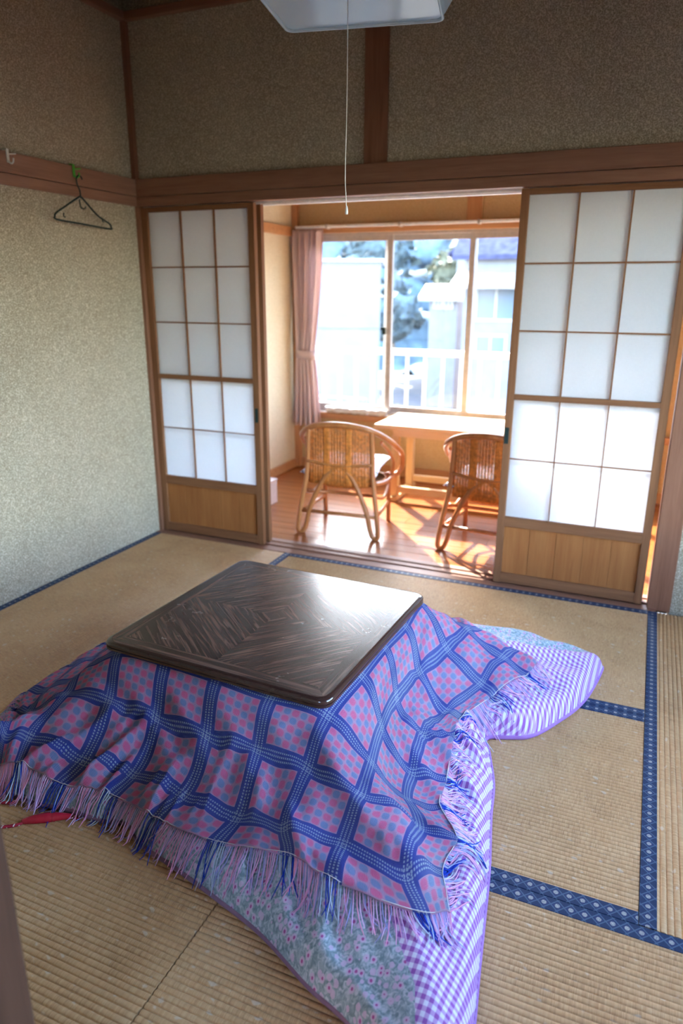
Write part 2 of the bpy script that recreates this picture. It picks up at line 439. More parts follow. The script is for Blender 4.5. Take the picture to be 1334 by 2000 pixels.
mb = MB(); mb.box(-0.1, 1.84, RY-0.10, RY, -0.06, HC+0.05); mb.box(1.84, RX+0.1, RY-0.10, RY, 1.80, HC+0.05)
wf = struct(mb.build('wall_rear', M_wall), 'rear wall with the doorway the picture is taken from')
ce = struct(box('ceiling', -0.1, RX+0.1, RY-0.1, 0.02, HC+0.02, HC+0.06, M_dark), 'dark board ceiling')
nb = 8
for i in range(nb):
    bw = (RX-0.06)/nb; box('ceiling_board', 0.03+i*bw+0.003, 0.03+(i+1)*bw-0.003, RY, -0.03, HC, HC+0.02, M_ceil, ce)
# trims
struct(box('trim_1', 0.0, RX, -0.035, 0.0, HT, HT+0.035, M_trimx, None, 0.002), 'cornice strip on the back wall')
struct(box('trim_2', 0.0, 0.035, RY, -0.035, HT, HT+0.035, M_trimy, None, 0.002), 'cornice strip on the left wall')
struct(box('trim_3', 0.0, RX, -0.030, 0.0, HK+0.046, HN, M_trimx, None, 0.003), 'wide wooden rail above the paper doors')
struct(box('trim_4', 0.0, RX, -0.022, 0.02, HK, HK+0.044, M_trimx, None, 0.002), 'grooved lintel over the paper doors')
struct(box('trim_5', 0.0, 0.028, RY, -0.030, HK+0.046, HN, M_trimy, None, 0.003), 'wide wooden rail on the left wall')
struct(box('trim_6', 0.0, 0.018, RY, -0.022, HK, HK+0.044, M_trimy, None, 0.002), 'narrow lower rail on the left wall')
struct(box('trim_7', 0.0, 0.028, -0.028, 0.0, HN, HT, M_trimz, None, 0.002), 'slim corner post above the rail')
struct(box('trim_8', -0.02, 0.020, -0.018, 0.03, -0.01, HK, M_trimz, None, 0.002), 'slim corner post beside the left paper door')
struct(box('trim_9', 1.265, 1.374, -0.014, 0.0, HN, HT, M_trimz, None, 0.002), 'wooden post on the wall above the rail')
struct(box('trim_10', 2.662, 2.758, -0.020, 0.12, -0.01, HK, M_trimz, None, 0.003), 'wooden post at the right end of the paper doors')
# sill with two sliding tracks
sill = struct(box('trim_11', -0.02, 2.70, -0.052, 0.13, -0.06, -0.006, M_trimx), 'wooden sill track under the paper doors')
for y0, y1 in ((-0.052,-0.006),(0.030,0.052),(0.088,0.13)): box('track_or_bounce_strip', -0.02, 2.70, y0, y1, -0.006, 0.0, M_trimx, sill, 0.001)
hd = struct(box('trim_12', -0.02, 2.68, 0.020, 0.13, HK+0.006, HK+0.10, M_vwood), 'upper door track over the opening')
for y0, y1 in ((0.048,0.056),(0.095,0.13)): box('track_or_bounce_strip', 0.0, 2.66, y0, y1, HK-0.008, HK+0.006, M_white, hd, 0.001)  # white strips paint in the bounce light on the lintel underside

# rear doorway post seen at the lower left
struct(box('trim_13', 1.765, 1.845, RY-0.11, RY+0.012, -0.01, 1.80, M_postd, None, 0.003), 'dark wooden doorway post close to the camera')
struct(box('trim_14', 1.845, RX, RY-0.11, RY+0.01, 1.78, 1.85, M_trimx), 'lintel of the doorway behind the camera')
cf = struct(box('corridor_floor', -0.5, RX+0.1, -4.6, RY-0.03, -0.07, -0.012, M_floorw), 'corridor floor behind the camera')

mb = MB(); mb.box(-0.5, RX+0.2, -4.7, -4.6, -0.05, 1.0); mb.box(-0.5, RX+0.2, -4.7, -4.6, 1.9, 2.4); mb.box(-0.5, 2.1, -4.7, -4.6, 1.0, 1.9); mb.box(2.75, RX+0.2, -4.7, -4.6, 1.0, 1.9)  # window gap in the back wall is added to let in fill daylight
mb.box(-0.6, -0.5, -4.7, RY-0.1, -0.05, 2.4); mb.box(RX+0.1, RX+0.2, -4.6, RY-0.1, -0.05, 2.4)
struct(mb.build('wall_corridor', M_wall), 'corridor walls behind the camera with a window opening added for fill light')
struct(box('ceiling_corridor', -0.6, RX+0.2, -4.7, RY-0.1, 2.4, 2.46, M_ceil), 'corridor ceiling behind the camera')
# ---- sliding paper doors
def shoji(name, x0, x1, px0, px1, cols, y, paper_low=True):
    d = struct(empty(name)); T = 0.030; ya, yb = y, y+T
    box('stile', x0, px0, ya, yb, 0.0, HK-0.004, M_shz, d, 0.0015); box('stile', px1, x1, ya, yb, 0.0, HK-0.004, M_shz, d, 0.0015)
    box('top_rail', px0, px1, ya, yb, 1.735, HK-0.004, M_shx, d, 0.0015)
    box('middle_rail', px0, px1, ya, yb, 0.888, 0.912, M_shx, d, 0.0015)
    box('lower_rail', px0, px1, ya, yb, 0.288, 0.335, M_shx, d, 0.0015)
    box('bottom_rail', px0, px1, ya, yb, 0.004, 0.052, M_shx, d, 0.0015)
    nB = 5; bw = (px1-px0)/nB
    for i in range(nB): box('panel_board', px0+i*bw+0.0007, px0+(i+1)*bw-0.0007, ya+0.012+0.0012*(i%2), ya+0.020, 0.052, 0.288, M_board, d)
    xs = [px0]+list(cols)+[px1]
    for (zr, dy, lowp) in (([1.735, 1.466, 1.188, 0.912], 0.006, True), ([0.888, 0.615, 0.335], 0.010, paper_low)):
        bwid = 0.0065 if dy < 0.008 else 0.0045
        for cx in cols: box('muntin', cx-bwid/2, cx+bwid/2, ya+dy-0.004, ya+dy+0.008, zr[-1], zr[0], M_shz, d)
        for z in zr[1:-1]: box('muntin', px0, px1, ya+dy-0.003, ya+dy+0.008, z-bwid/2, z+bwid/2, M_shx, d)
        for a in range(3):
            for r in range(len(zr)-1):
                box('paper_pane' if lowp else 'glass_pane', xs[a]+0.0002, xs[a+1]-0.0002, ya+dy+0.0085, ya+dy+0.0090 if lowp else ya+dy+0.0105, zr[r+1]+0.0002, zr[r]-0.0002, M_paper if lowp else M_glass, d)
    return d
CL, CR = (0.259, 0.458), (2.200, 2.404)
d1 = shoji('door_1', 0.021, 0.690, 0.058, 0.654, CL, 0.0); d1['label'] = 'front left paper sliding door'
d2 = shoji('door_2', 0.024, 0.698, 0.064, 0.660, (0.264, 0.463), 0.055, False); d2['label'] = 'rear left paper sliding door'
d3 = shoji('door_3', 1.967, 2.640, 2.000, 2.605, CR, 0.0); d3['label'] = 'front right paper sliding door'
d4 = shoji('door_4', 1.972, 2.638, 2.006, 2.600, (2.206, 2.402), 0.055, False); d4['label'] = 'rear right paper sliding door'
for d, hx in ((d1, 0.672), (d3, 1.981)):
    mb = MB(); z0, z1 = 0.685, 0.760; w = 0.009
    mb.box(hx-w, hx+w, -0.0015, 0.004, z0, z0+0.006); mb.box(hx-w, hx+w, -0.0015, 0.004, z1-0.006, z1)
    mb.box(hx-w, hx-w+0.004, -0.0015, 0.004, z0+0.006, z1-0.006); mb.box(hx+w-0.004, hx+w, -0.0015, 0.004, z0+0.006, z1-0.006)
    mb.box(hx-w+0.004, hx+w-0.004, -0.0005, 0.004, z0+0.006, z1-0.006)
    o = mb.build('finger_pull', M_black, d); o['label'] = 'small black recessed finger pull'

# ---- veranda shell
VR = 3.6
vf = struct(box('veranda_floor', -0.05, VR, 0.13, WY, -0.08, -0.022, M_dark), 'glossy wooden veranda floor')
py = 0.131; k = 0
while py < WY-0.01:
    y1 = min(py+0.096, WY); cut = 1.1 + 0.9*((k*37) % 10)/10.0
    box('floor_plank', -0.0, cut-0.0006, py+0.0007, y1-0.0007, -0.022, -0.004, M_floorw, vf, 0.0012)
    box('floor_plank', cut+0.0006, VR, py+0.0007, y1-0.0007, -0.022, -0.004, M_floorw, vf, 0.0012)
    py += 0.096; k += 1
struct(box('wall_veranda_left', -0.10, 0.0, 0.03, WY+0.06, -0.05, 2.5, M_wallv), 'cream plastered left end wall of the veranda')
struct(box('wall_veranda_right', VR, VR+0.1, 0.12, WY+0.06, -0.05, 2.5, M_wallv))
struct(box('ceiling_veranda', -0.1, VR+0.1, 0.12, WY+0.1, 2.40, 2.46, M_ceil))
mb = MB(); mb.box(0.0, VR, WY, WY+0.10, -0.05, 0.42); mb.box(0.0, VR, WY, WY+0.10, 1.755, 2.45); mb.box(0.0, 0.10, WY, WY+0.10, 0.42, 1.755); mb.box(2.62, VR, WY, WY+0.10, 0.42, 1.755)
struct(mb.build('wall_window', M_wallw), 'plastered outer wall around the window')
struct(box('trim_15', 0.0, 0.045, WY-0.045, WY, -0.004, 2.40, M_vwoodz, None, 0.002), 'corner post of the veranda')
struct(box('trim_16', 0.0, 0.022, 0.14, WY-0.045, 1.735, 1.80, M_vwood, None, 0.002), 'rail along the veranda end wall')
struct(box('trim_17', 0.045, VR, WY-0.03, WY, 1.755, 1.80, M_vwood, None, 0.002), 'wooden head rail of the window')
struct(box('trim_18', 1.30, 1.40, WY-0.016, WY, 1.80, 2.40, M_vwoodz, None, 0.002), 'wooden post above the window')
struct(box('trim_19', 0.045, VR, WY-0.05, WY, 0.405, 0.45, M_vwood, None, 0.002), 'wooden window sill')
struct(box('baseboard_left', 0.0, 0.016, 0.80, WY-0.045, -0.004, 0.06, M_vwood, None, 0.002), 'wooden skirting of the veranda end wall')
struct(box('baseboard_window', 0.045, VR, WY-0.016, WY, -0.004, 0.07, M_vwood, None, 0.002), 'wooden skirting below the window')

# ---- window: aluminium frame and four sashes
wn = struct(empty('window_1'), 'sliding aluminium veranda window')
def sash_frame(x0, x1, y0, y1, z0, z1, w, name, parent):
    box(name, x0, x0+w, y0, y1, z0, z1, M_alu, parent, 0.001); box(name, x1-w, x1, y0, y1, z0, z1, M_alu, parent, 0.001)
    box(name, x0+w, x1-w, y0, y1, z1-w, z1, M_alu, parent, 0.001); box(name, x0+w, x1-w, y0, y1, z0, z0+w*1.2, M_alu, parent, 0.001)
sash_frame(0.10, 2.62, WY+0.005, WY+0.095, 0.452, 1.755, 0.02, 'outer_frame', wn)
for i, (x0, x1, yy) in enumerate(((0.12, 0.775, 0.015), (0.705, 1.368, 0.05), (1.326, 1.99, 0.015), (1.955, 2.60, 0.05))):
    sash_frame(x0, x1, WY+yy, WY+yy+0.028, 0.474, 1.735, 0.038, 'sash_rail', wn)
    box('glass_pane', x0+0.037, x1-0.037, WY+yy+0.012, WY+yy+0.016, 0.52, 1.698, M_glass, wn)
o = MB().box(0.715, 0.735, WY-0.012, WY+0.015, 1.05, 1.10).box(0.70, 0.722, WY-0.012, WY-0.004, 1.085, 1.10).build('latch', M_black, wn); o['label'] = 'dark sash latch'

# ================================================================== outdoors
M_rail = plain('white_railing_paint', (.34,.35,.36), 0.4)
M_conc = plain('concrete', (.16,.16,.16), 0.8, 0.2, 0, 0.15, 8)
M_hw = plain('house_wall_white', (.17,.17,.19), 0.8, 0.2, 0, 0.05, 3)
M_hw2 = plain('house_wall_cream', (.20,.19,.18), 0.8, 0.2, 0, 0.06, 3)
M_roof = plain('slate_roof', (.05,.05,.09), 1.0, 0.0, 0, 0.2, 6)
M_roof2 = plain('pale_metal_roof', (.25,.23,.22), 0.5, 0.3, 0, 0.05, 6)
M_hglass = plain('house_window_glass', (.10,.13,.18), 0.15, 0.6)
M_road = plain('pale_road', (.030,.034,.042), 0.9, 0.2, 0, 0.15, 0.7)
M_hill = plain('hill_undergrowth', (.055,.08,.095), 0.95, 0.1, 0, 0.6, 0.5)
M_leaf = plain('tree_leaves', (.075,.10,.11), 0.8, 0.2, 0, 0.5, 1.5)
M_leaf2 = plain('yellow_tree_leaves', (.10,.095,.06), 0.8, 0.2, 0, 0.4, 1.5)
M_bark = plain('bark', (.12,.08,.05), 0.9)
GZ = -3.2
struct(box('ground', -120, 90, 2.9, 120, GZ-0.3, GZ, M_road), 'pale road and yard outside')
struct(box('balcony_slab', -1.2, 4.2, WY+0.10, 2.62, -0.12, -0.02, M_conc), 'balcony slab outside the window')
struct(box('path', -3.5, 9.0, 9.5, 17.5, GZ, GZ+0.03, plain('pale_path', (.075,.073,.072), 0.9)), 'pale paved path below the balcony')
br = tag(empty('balcony_railing', (0, 2.5, -0.02)), 'white metal balcony railing with upright bars outside the window', 'railing')
box('top_rail', -1.2, 4.2, -0.03, 0.03, 0.865, 0.915, M_rail, br, 0.006); box('bottom_rail', -1.2, 4.2, -0.02, 0.02, 0.10, 0.13, M_rail, br, 0.003)
ME_BAR = MB().box(-0.012, 0.012, -0.012, 0.012, 0.13, 0.865).mesh('bar', M_rail); ME_POST = MB().box(-0.022, 0.022, -0.022, 0.022, 0.0, 0.865).mesh('post', M_rail)
x = -1.15; k = 0
while x < 4.15:
    o = link('post' if k % 12 == 11 else 'bar', ME_POST if k % 12 == 11 else ME_BAR, br); o.location = (x, 0, 0); x += 0.153; k += 1
# low fence beyond the railing, seen in the left pane
fn = tag(empty('yard_fence', (0, 4.2, GZ)), 'pale panel fence with dark posts beyond the balcony, in the left pane', 'fence')
box('cap_rail', -3.2, -0.35, -0.03, 0.03, 3.30, 3.40, M_conc, fn)
for i in range(10):
    x = -3.15+i*0.30; box('post', x, x+0.05, -0.03, 0.03, 0, 3.30, plain('fence_post', (.20,.22,.24), 0.7) if i == 0 else bpy.data.materials['fence_post'], fn); 
    if i < 9: box('panel', x+0.05, x+0.30, -0.012, 0.012, 2.2, 3.30, M_hw, fn)
# white neighbouring building filling the left pane
wbld = tag(empty('white_building', (-1.95, 9.0, GZ), math.radians(21)), 'blank white building filling the left window pane', 'building')
mb = MB(); mb.box(-8.0, 0.0, 0, 4, 0, 3.9); mb.box(-8.0, 0.0, 0, 4, 3.93, 5.05); mb.build('wall', M_hw, wbld)
box('dark_joint', -7.99, -0.01, 0.02, 3.98, 3.9, 3.93, M_conc, wbld); box('roof_edge', -8.1, 0.06, -0.06, 4.1, 5.05, 5.10, M_rail, wbld)

def house(name, label, x0, x1, y0, y1, zw, ridge, wall, roof, wins, axis='y', eave=None):
    h = tag(empty(name, ((x0+x1)/2, (y0+y1)/2, GZ)), label, 'house'); cx, cy = (x0+x1)/2, (y0+y1)/2
    hx, hy = (x1-x0)/2, (y1-y0)/2; zw -= GZ; ridge -= GZ
    mb = MB()
    if axis == 'y': mb.prism([(-hx,0),(hx,0),(hx,zw),(0,ridge-0.12),(-hx,zw)], 'y', -hy, hy)
    else: mb.prism([(-hy,0),(hy,0),(hy,zw),(0,ridge-0.12),(-hy,zw)], 'x', -hx, hx)
    mb.build('wall', wall, h)
    for s in (-1, 1):
        mb = MB(); e = 0.35
        if axis == 'y':
            L = [(0,ridge),(s*(hx+e), zw-e*(ridge-zw)/hx),(s*(hx+e), zw-e*(ridge-zw)/hx-0.14),(0,ridge-0.14)]; mb.prism(L, 'y', -hy-e, hy+e)
        else:
            L = [(0,ridge),(s*(hy+e), zw-e*(ridge-zw)/hy),(s*(hy+e), zw-e*(ridge-zw)/hy-0.14),(0,ridge-0.14)]; mb.prism(L, 'x', -hx-e, hx+e)
        mb.build('roof_slope', roof, h)
    if eave:
        z = eave-GZ; mb = MB(); mb.prism([(-hy-1.0,z-0.15),(-hy,z+0.25),(-hy,z+0.10),(-hy-1.0,z-0.28)], 'x', -hx-0.2, hx+0.2); mb.build('lean_to_roof', M_roof2, h)
    for (wx, wz, ww, wh) in wins:
        f = MB(); a, b = wx-cx-ww/2, wx-cx+ww/2; c, d = wz-GZ-wh/2, wz-GZ+wh/2
        f.box(a-0.08, b+0.08, -hy-0.05, -hy+0.02, d, d+0.08); f.box(a-0.08, b+0.08, -hy-0.05, -hy+0.02, c-0.08, c); f.box(a-0.08, a, -hy-0.05, -hy+0.02, c, d); f.box(b, b+0.08, -hy-0.05, -hy+0.02, c, d)
        f.box((a+b)/2-0.03, (a+b)/2+0.03, -hy-0.05, -hy+0.02, c, d)
        wo = f.build('window', M_rail, h); box('pane', a, b, -hy-0.025, -hy-0.01, c, d, M_hglass, wo)
    return h
house('neighbour_house', 'large white house with slate roof seen in the right window panes', -3.15, 6.0, 20, 27, 2.75, 5.6, M_hw, M_roof, [(-2.1,1.0,1.2,0.9),(-2.2,-0.25,0.9,0.5),(0.2,1.0,1.4,0.9),(0.3,2.4,0.9,0.5)], 'x', 1.75)
house('small_shed', 'small pale shed with two little windows behind the large house', -5.45, -4.35, 24, 25.2, 1.35, 1.65, M_hw, M_roof2, [(-5.1,0.95,0.22,0.25),(-4.7,0.95,0.22,0.25)], 'x')
house('gabled_house', 'white gabled house standing behind the large house', -6.0, -2.6, 30, 36, 3.3, 4.6, M_hw2, M_roof, [(-4.6,2.6,0.9,0.6)], 'y')
# wooded hillside
mb = MB()
def hillf(a, b):
    x = -70+a*120; y = 36+b*60; z = GZ+b*30+2.2*math.sin(x*0.21+b*7)+1.4*math.sin(x*0.47+b*15)+0.8*math.sin(x*1.1-b*31)
    return (x, y, z)
mb.grid(hillf, 90, 50); struct(mb.build('hillside', M_hill, None, True), 'wooded hillside behind the houses')
def tree(x, y, z, h, r, m, label, grp):
    t = tag(empty('hill_tree', (x, y, z)), label, 'tree', grp)
    MB().tube([(0,0,-0.3),(0.05*h,0,h*0.3),(0,0.03*h,h*0.6)], [0.12,0.09,0.05], 6).build('trunk', M_bark, t)
    R = random.Random(int(x*31+y*7)); mb = MB()
    for i in range(150):
        a, e = R.uniform(0, 6.283), math.asin(R.uniform(-0.5, 1)); q = r*R.uniform(0.75, 1.08)
        c = Vector((math.cos(a)*math.cos(e)*q, math.sin(a)*math.cos(e)*q, h*0.62+math.sin(e)*q*0.9)); s = R.uniform(0.22, 0.42)*r*0.55
        ax = Vector((R.uniform(-1,1), R.uniform(-1,1), R.uniform(-1,1))).normalized(); b1 = ax.orthogonal().normalized(); b2 = ax.cross(b1)
        mb.poly([c+b1*s, c+b2*s+ax*s*0.3, c-b1*s, c-b2*s+ax*s*0.3])
    R2 = 8; mb.grid(lambda u, v: (r*0.85*math.sin(v*math.pi)*math.cos(u*6.2832), r*0.85*math.sin(v*math.pi)*math.sin(u*6.2832), h*0.62+r*0.8*math.cos(v*math.pi)), 12, 8)
    mb.build('foliage', m, t, False, 0, False)
tree(-8.8, 29, -2.6, 4.6, 1.5, M_leaf, 'dark bushy tree left of the little shed', 'trees on the hillside')
tree(-11.2, 33, -2.4, 6.0, 2.0, M_leaf, 'tall dark tree on the hillside in the middle pane', 'trees on the hillside')
tree(-8.6, 40, -1.0, 5.2, 1.7, M_leaf2, 'yellowish tree on the hillside above the shed', 'trees on the hillside')
tree(-13.5, 40, 0.0, 6.0, 2.2, M_leaf, 'dark tree high on the hillside behind the white building', 'trees on the hillside')

# ================================================================== kotatsu: table, quilt, blanket
TC = np.array([1.549, -1.437]); TA = math.radians(-2.6); THALF = 0.372
OUT=[(2.144,-.615),(2.267,-.618),(2.37,-.645),(2.50,-.675),(2.515,-.72),(2.474,-.951),(2.408,-1.11),(2.33,-1.235),(2.215,-1.29),(2.237,-1.373),(2.275,-1.50),(2.295,-1.632),(2.328,-1.808),(2.349,-1.959),(2.366,-2.087),(2.385,-2.22),(2.40,-2.36),(2.34,-2.40),(2.17,-2.305),(2.054,-2.262),(1.91,-2.195),(1.765,-2.151),(1.624,-2.114),(1.50,-2.085),(1.43,-2.045),(1.356,-2.06),(1.239,-2.065),(1.125,-2.08),(.976,-2.07),(.84,-2.02),(.76,-1.88),(.74,-1.6),(.76,-1.3),(.80,-1.02),(.95,-.88),(1.25,-.80),(1.6,-.76),(1.9,-.69)]
def _rout():
    P=np.array(OUT); 
    # resample densely, smooth closed catmull
    n=len(P); Q=[]
    for i in range(n):
        p0,p1,p2,p3=P[i-1],P[i],P[(i+1)%n],P[(i+2)%n]
        for t in np.linspace(0,1,24,endpoint=False):
            Q.append(.5*((2*p1)+(-p0+p2)*t+(2*p0-5*p1+4*p2-p3)*t*t+(-p0+3*p1-3*p2+p3)*t**3))
    Q=np.array(Q); d=Q-TC; th=np.arctan2(d[:,1],d[:,0]); r=np.hypot(d[:,0],d[:,1])
    o=np.argsort(th); th=th[o]; r=r[o]
    g=np.linspace(-np.pi,np.pi,1441)
    rr=np.interp(g,np.r_[th-2*np.pi,th,th+2*np.pi],np.r_[r,r,r])
    return g,rr
G,RR=_rout()
def rout(th): return np.interp(th,G,RR)
def rin(th):
    a=th-TA; c=np.maximum(abs(np.cos(a)),abs(np.sin(a))); 
    # rounded square radius
    p=10.0; k=(abs(np.cos(a))**p+abs(np.sin(a))**p)**(-1/p)
    return (THALF-.012)*k
def seg(x,y,a,b):
    a=np.array(a);b=np.array(b);d=b-a;L=(d**2).sum()
    s=np.clip(((x-a[0])*d[0]+(y-a[1])*d[1])/L,0,1)
    return np.hypot(x-a[0]-s*d[0],y-a[1]-s*d[1]),s
# ridges: (a,b,width,amp_start,amp_end)
RIDGES=[((1.93,-1.80),(2.20,-2.05),.060,.01,.055),
        ((2.02,-1.72),(2.25,-1.93),.05,.0,-.022),
        ((1.98,-1.44),(2.14,-1.375),.05,.015,.02),
        ((2.00,-1.28),(2.18,-1.24),.05,-.01,-.035),
        ((1.62,-1.90),(2.05,-2.13),.04,.005,.04),
        ((1.72,-1.86),(2.08,-2.05),.035,-.005,-.035),
        ((1.42,-1.86),(1.30,-2.02),.04,.0,.025),((1.58,-1.87),(1.50,-2.04),.04,.0,.022),((1.34,-1.86),(1.22,-2.02),.03,.0,-.015),
        ((1.05,-1.87),(.95,-2.0),.05,.01,.03)]
def H(x,y,puff=True):
    x=np.asarray(x,float);y=np.asarray(y,float)
    dx=x-TC[0];dy=y-TC[1];r=np.hypot(dx,dy)+1e-9;th=np.arctan2(dy,dx)
    ri=rin(th);ro=rout(th)
    t=np.clip((r-ri)/(ro-ri),0,1)
    edge=.078
    h=edge+(.333-edge)*(1-t)**1.55
    if puff:
        env=np.clip(t*3,0,1)*np.clip((1-t)*6,0,1)
        for a,b,w,A0,A1 in RIDGES:
            d,s=seg(x,y,a,b); h=h+env**.5*(A0+(A1-A0)*s)*np.exp(-(d/w)**2)
        wr=.5*np.sin(th*23+4*np.sin(th*5)+t*5)+.5*np.sin(th*41+t*9+3*np.cos(th*7))
        pk=np.sin(th*85+3*np.sin(th*9)+6*t)*np.sin(th*31+1)
        h=h+.010*pk*np.clip((-1.80-y)/.15,.12,1)*np.clip((2.25-x)/.15,.12,1)*np.clip((t-.45)/.3,0,1)*np.clip((1-t)*9,0,1)
        h=h+env*.017*wr*np.clip(t*1.3,0,1)
    d=(ro-r); 
    q=np.clip(d/.07,0,1); rim=np.sqrt(np.clip(1-(1-q)**2,0,1))
    return np.where(r<ri,.333,h*rim)

CTRL = {(-1.7,-5.6):(0.880,-0.930,0.044), (-1.7,-4):(0.845,-1.078,0.098), (-1.7,-3):(0.845,-1.256,0.104), (-1.7,-2):(0.845,-1.434,0.121), (-1.7,-1):(0.845,-1.612,0.126), (-1.7,0):(0.845,-1.790,0.123), (-1.7,1):(0.860,-1.870,0.104), (-1.7,2):(0.900,-1.970,0.108), (-1.7,2.55):(0.900,-2.030,0.077), (-1,-5):(0.950,-1.000,0.105), (-1,-4):(0.925,-1.078,0.128), (-1,-3):(0.925,-1.256,0.130), (-1,-2):(0.925,-1.434,0.142), (-1,-1):(0.925,-1.612,0.163), (-1,0):(0.925,-1.790,0.150), (-1,1):(0.955,-1.900,0.135), (-1,2):(0.972,-2.010,0.130), (-1,2.55):(0.985,-2.050,0.066), (0,-5):(1.070,-0.970,0.145), (0,-4):(1.065,-1.078,0.202), (0,-3):(1.065,-1.256,0.231), (0,-2):(1.065,-1.434,0.238), (0,-1):(1.065,-1.612,0.245), (0,0):(1.065,-1.790,0.235), (0,1):(1.076,-1.862,0.210), (0,2):(1.040,-1.984,0.132), (0,2.55):(1.064,-2.047,0.095), (1,-5.6):(1.205,-0.870,0.095), (1,-5):(1.205,-0.955,0.176), (1,-4):(1.205,-1.083,0.338), (1,-3):(1.205,-1.261,0.338), (1,-2):(1.205,-1.439,0.338), (1,-1):(1.205,-1.617,0.338), (1,0):(1.204,-1.771,0.334), (1,1):(1.245,-1.873,0.230), (1,2):(1.246,-1.994,0.117), (1,2.55):(1.206,-2.048,0.073), (2,-5.6):(1.383,-0.870,0.125), (2,-5):(1.383,-0.955,0.206), (2,-4):(1.383,-1.083,0.338), (2,-3):(1.383,-1.261,0.338), (2,-2):(1.383,-1.439,0.338), (2,-1):(1.383,-1.617,0.338), (2,0):(1.379,-1.777,0.341), (2,1):(1.413,-1.880,0.225), (2,2):(1.408,-1.983,0.114), (2,2.55):(1.372,-2.030,0.074), (3,-5.6):(1.561,-0.870,0.126), (3,-5):(1.561,-0.955,0.200), (3,-4):(1.561,-1.083,0.338), (3,-3):(1.561,-1.261,0.338), (3,-2):(1.561,-1.439,0.338), (3,-1):(1.561,-1.617,0.338), (3,0):(1.556,-1.788,0.341), (3,1):(1.589,-1.900,0.232), (3,2):(1.589,-2.012,0.131), (3,2.55):(1.538,-2.063,0.084), (4,-5.6):(1.739,-0.870,0.147), (4,-5):(1.739,-0.955,0.222), (4,-4):(1.739,-1.083,0.338), (4,-3):(1.739,-1.261,0.338), (4,-2):(1.739,-1.439,0.338), (4,-1):(1.739,-1.617,0.338), (4,0):(1.736,-1.809,0.338), (4,1):(1.747,-1.907,0.240), (4,2):(1.764,-2.037,0.140), (4,2.5):(1.738,-2.088,0.112), (5,-5.6):(1.980,-0.870,0.192), (5,-5):(1.950,-0.950,0.230), (5,-4):(1.917,-1.083,0.338), (5,-3):(1.924,-1.268,0.335), (5,-2):(1.914,-1.432,0.337), (5,-1):(1.910,-1.608,0.334), (5,0):(1.898,-1.811,0.325), (5,1):(1.897,-1.926,0.244), (5,2):(1.901,-2.064,0.181), (5,2.5):(1.935,-2.101,0.163), (6,-5.6):(2.100,-0.965,0.218), (6,-5):(2.078,-1.053,0.245), (6,-4):(2.047,-1.206,0.248), (6,-3):(2.008,-1.373,0.236), (6,-2):(1.998,-1.563,0.254), (6,-1):(2.006,-1.704,0.253), (6,0):(2.035,-1.857,0.248), (6,1):(2.048,-1.959,0.241), (6,2):(2.041,-2.048,0.174), (6,2.6):(2.055,-2.146,0.163), (7,-5.6):(2.230,-0.950,0.156), (7,-5):(2.205,-1.049,0.163), (7,-4):(2.169,-1.207,0.146), (7,-3):(2.115,-1.442,0.167), (7,-2):(2.087,-1.587,0.173), (7,-1):(2.110,-1.754,0.176), (7,0):(2.129,-1.856,0.170), (7,1):(2.173,-1.884,0.137), (7,2):(2.204,-2.089,0.184), (7,2.6):(2.255,-2.124,0.139), (7.7,-5.6):(2.310,-0.960,0.131), (7.7,-5):(2.291,-1.056,0.119), (7.7,-4):(2.213,-1.219,0.119), (7.7,-3):(2.155,-1.394,0.134), (7.7,-2):(2.154,-1.488,0.123), (7.7,-1):(2.187,-1.691,0.129), (7.7,0):(2.200,-1.801,0.140), (7.7,1):(2.260,-1.863,0.113), (7.7,2):(2.252,-1.963,0.102), (7.7,2.6):(2.295,-2.065,0.103)}
kt = tag(empty('kotatsu_table', (TC[0], TC[1], 0.0), TA), 'low square heated table with a dark wood veneer top standing on the tatami', 'table')
def rsq(h, r, n=8):
    out = []
    for cx, cy, a0 in ((h-r,h-r,0),(-h+r,h-r,90),(-h+r,-h+r,180),(h-r,-h+r,270)):
        for i in range(n+1):
            a = math.radians(a0+90*i/n); out.append((cx+r*math.cos(a), cy+r*math.sin(a)))
    return out
def stack(mb, layers, cap=(True, True)):
    b = len(mb.v); n = len(layers[0][0])
    for pts, z in layers: mb.v += [(p[0], p[1], z) for p in pts]
    for i in range(len(layers)-1):
        for k in range(n): mb.f.append((b+i*n+k, b+i*n+(k+1)%n, b+(i+1)*n+(k+1)%n, b+(i+1)*n+k))
    if cap[0]: mb.f.append(tuple(b+k for k in reversed(range(n))))
    if cap[1]: mb.f.append(tuple(b+(len(layers)-1)*n+k for k in range(n)))
    return mb
H0 = THALF; RC = 0.035
mb = MB(); stack(mb, [(rsq(H0-0.013, RC), 0.3675), (rsq(H0-0.013, RC), 0.3702)]); mb.build('table_top', M_veneer, kt)
mb = MB(); stack(mb, [(rsq(H0-0.004, RC), 0.343), (rsq(H0, RC), 0.346), (rsq(H0, RC), 0.352), (rsq(H0-0.0025, RC), 0.3535), (rsq(H0-0.0025, RC), 0.3555), (rsq(H0, RC), 0.357), (rsq(H0, RC), 0.3615), (rsq(H0-0.001, RC), 0.3650), (rsq(H0-0.003, RC), 0.3676), (rsq(H0-0.006, RC), 0.3692), (rsq(H0-0.0095, RC), 0.3701), (rsq(H0-0.0125, RC), 0.3704), (rsq(H0-0.0135, RC), 0.3675)], (True, False))
o = mb.build('rim', M_rim, kt, True); o['label'] = 'grooved dark rim around the table top'
o.modifiers.new('es', 'EDGE_SPLIT').split_angle = math.radians(40)
for sx in (-1, 1):
    for sy in (-1, 1): box('leg', sx*0.30-0.025, sx*0.30+0.025, sy*0.30-0.025, sy*0.30+0.025, 0.0, 0.285, M_rim, kt, 0.004)
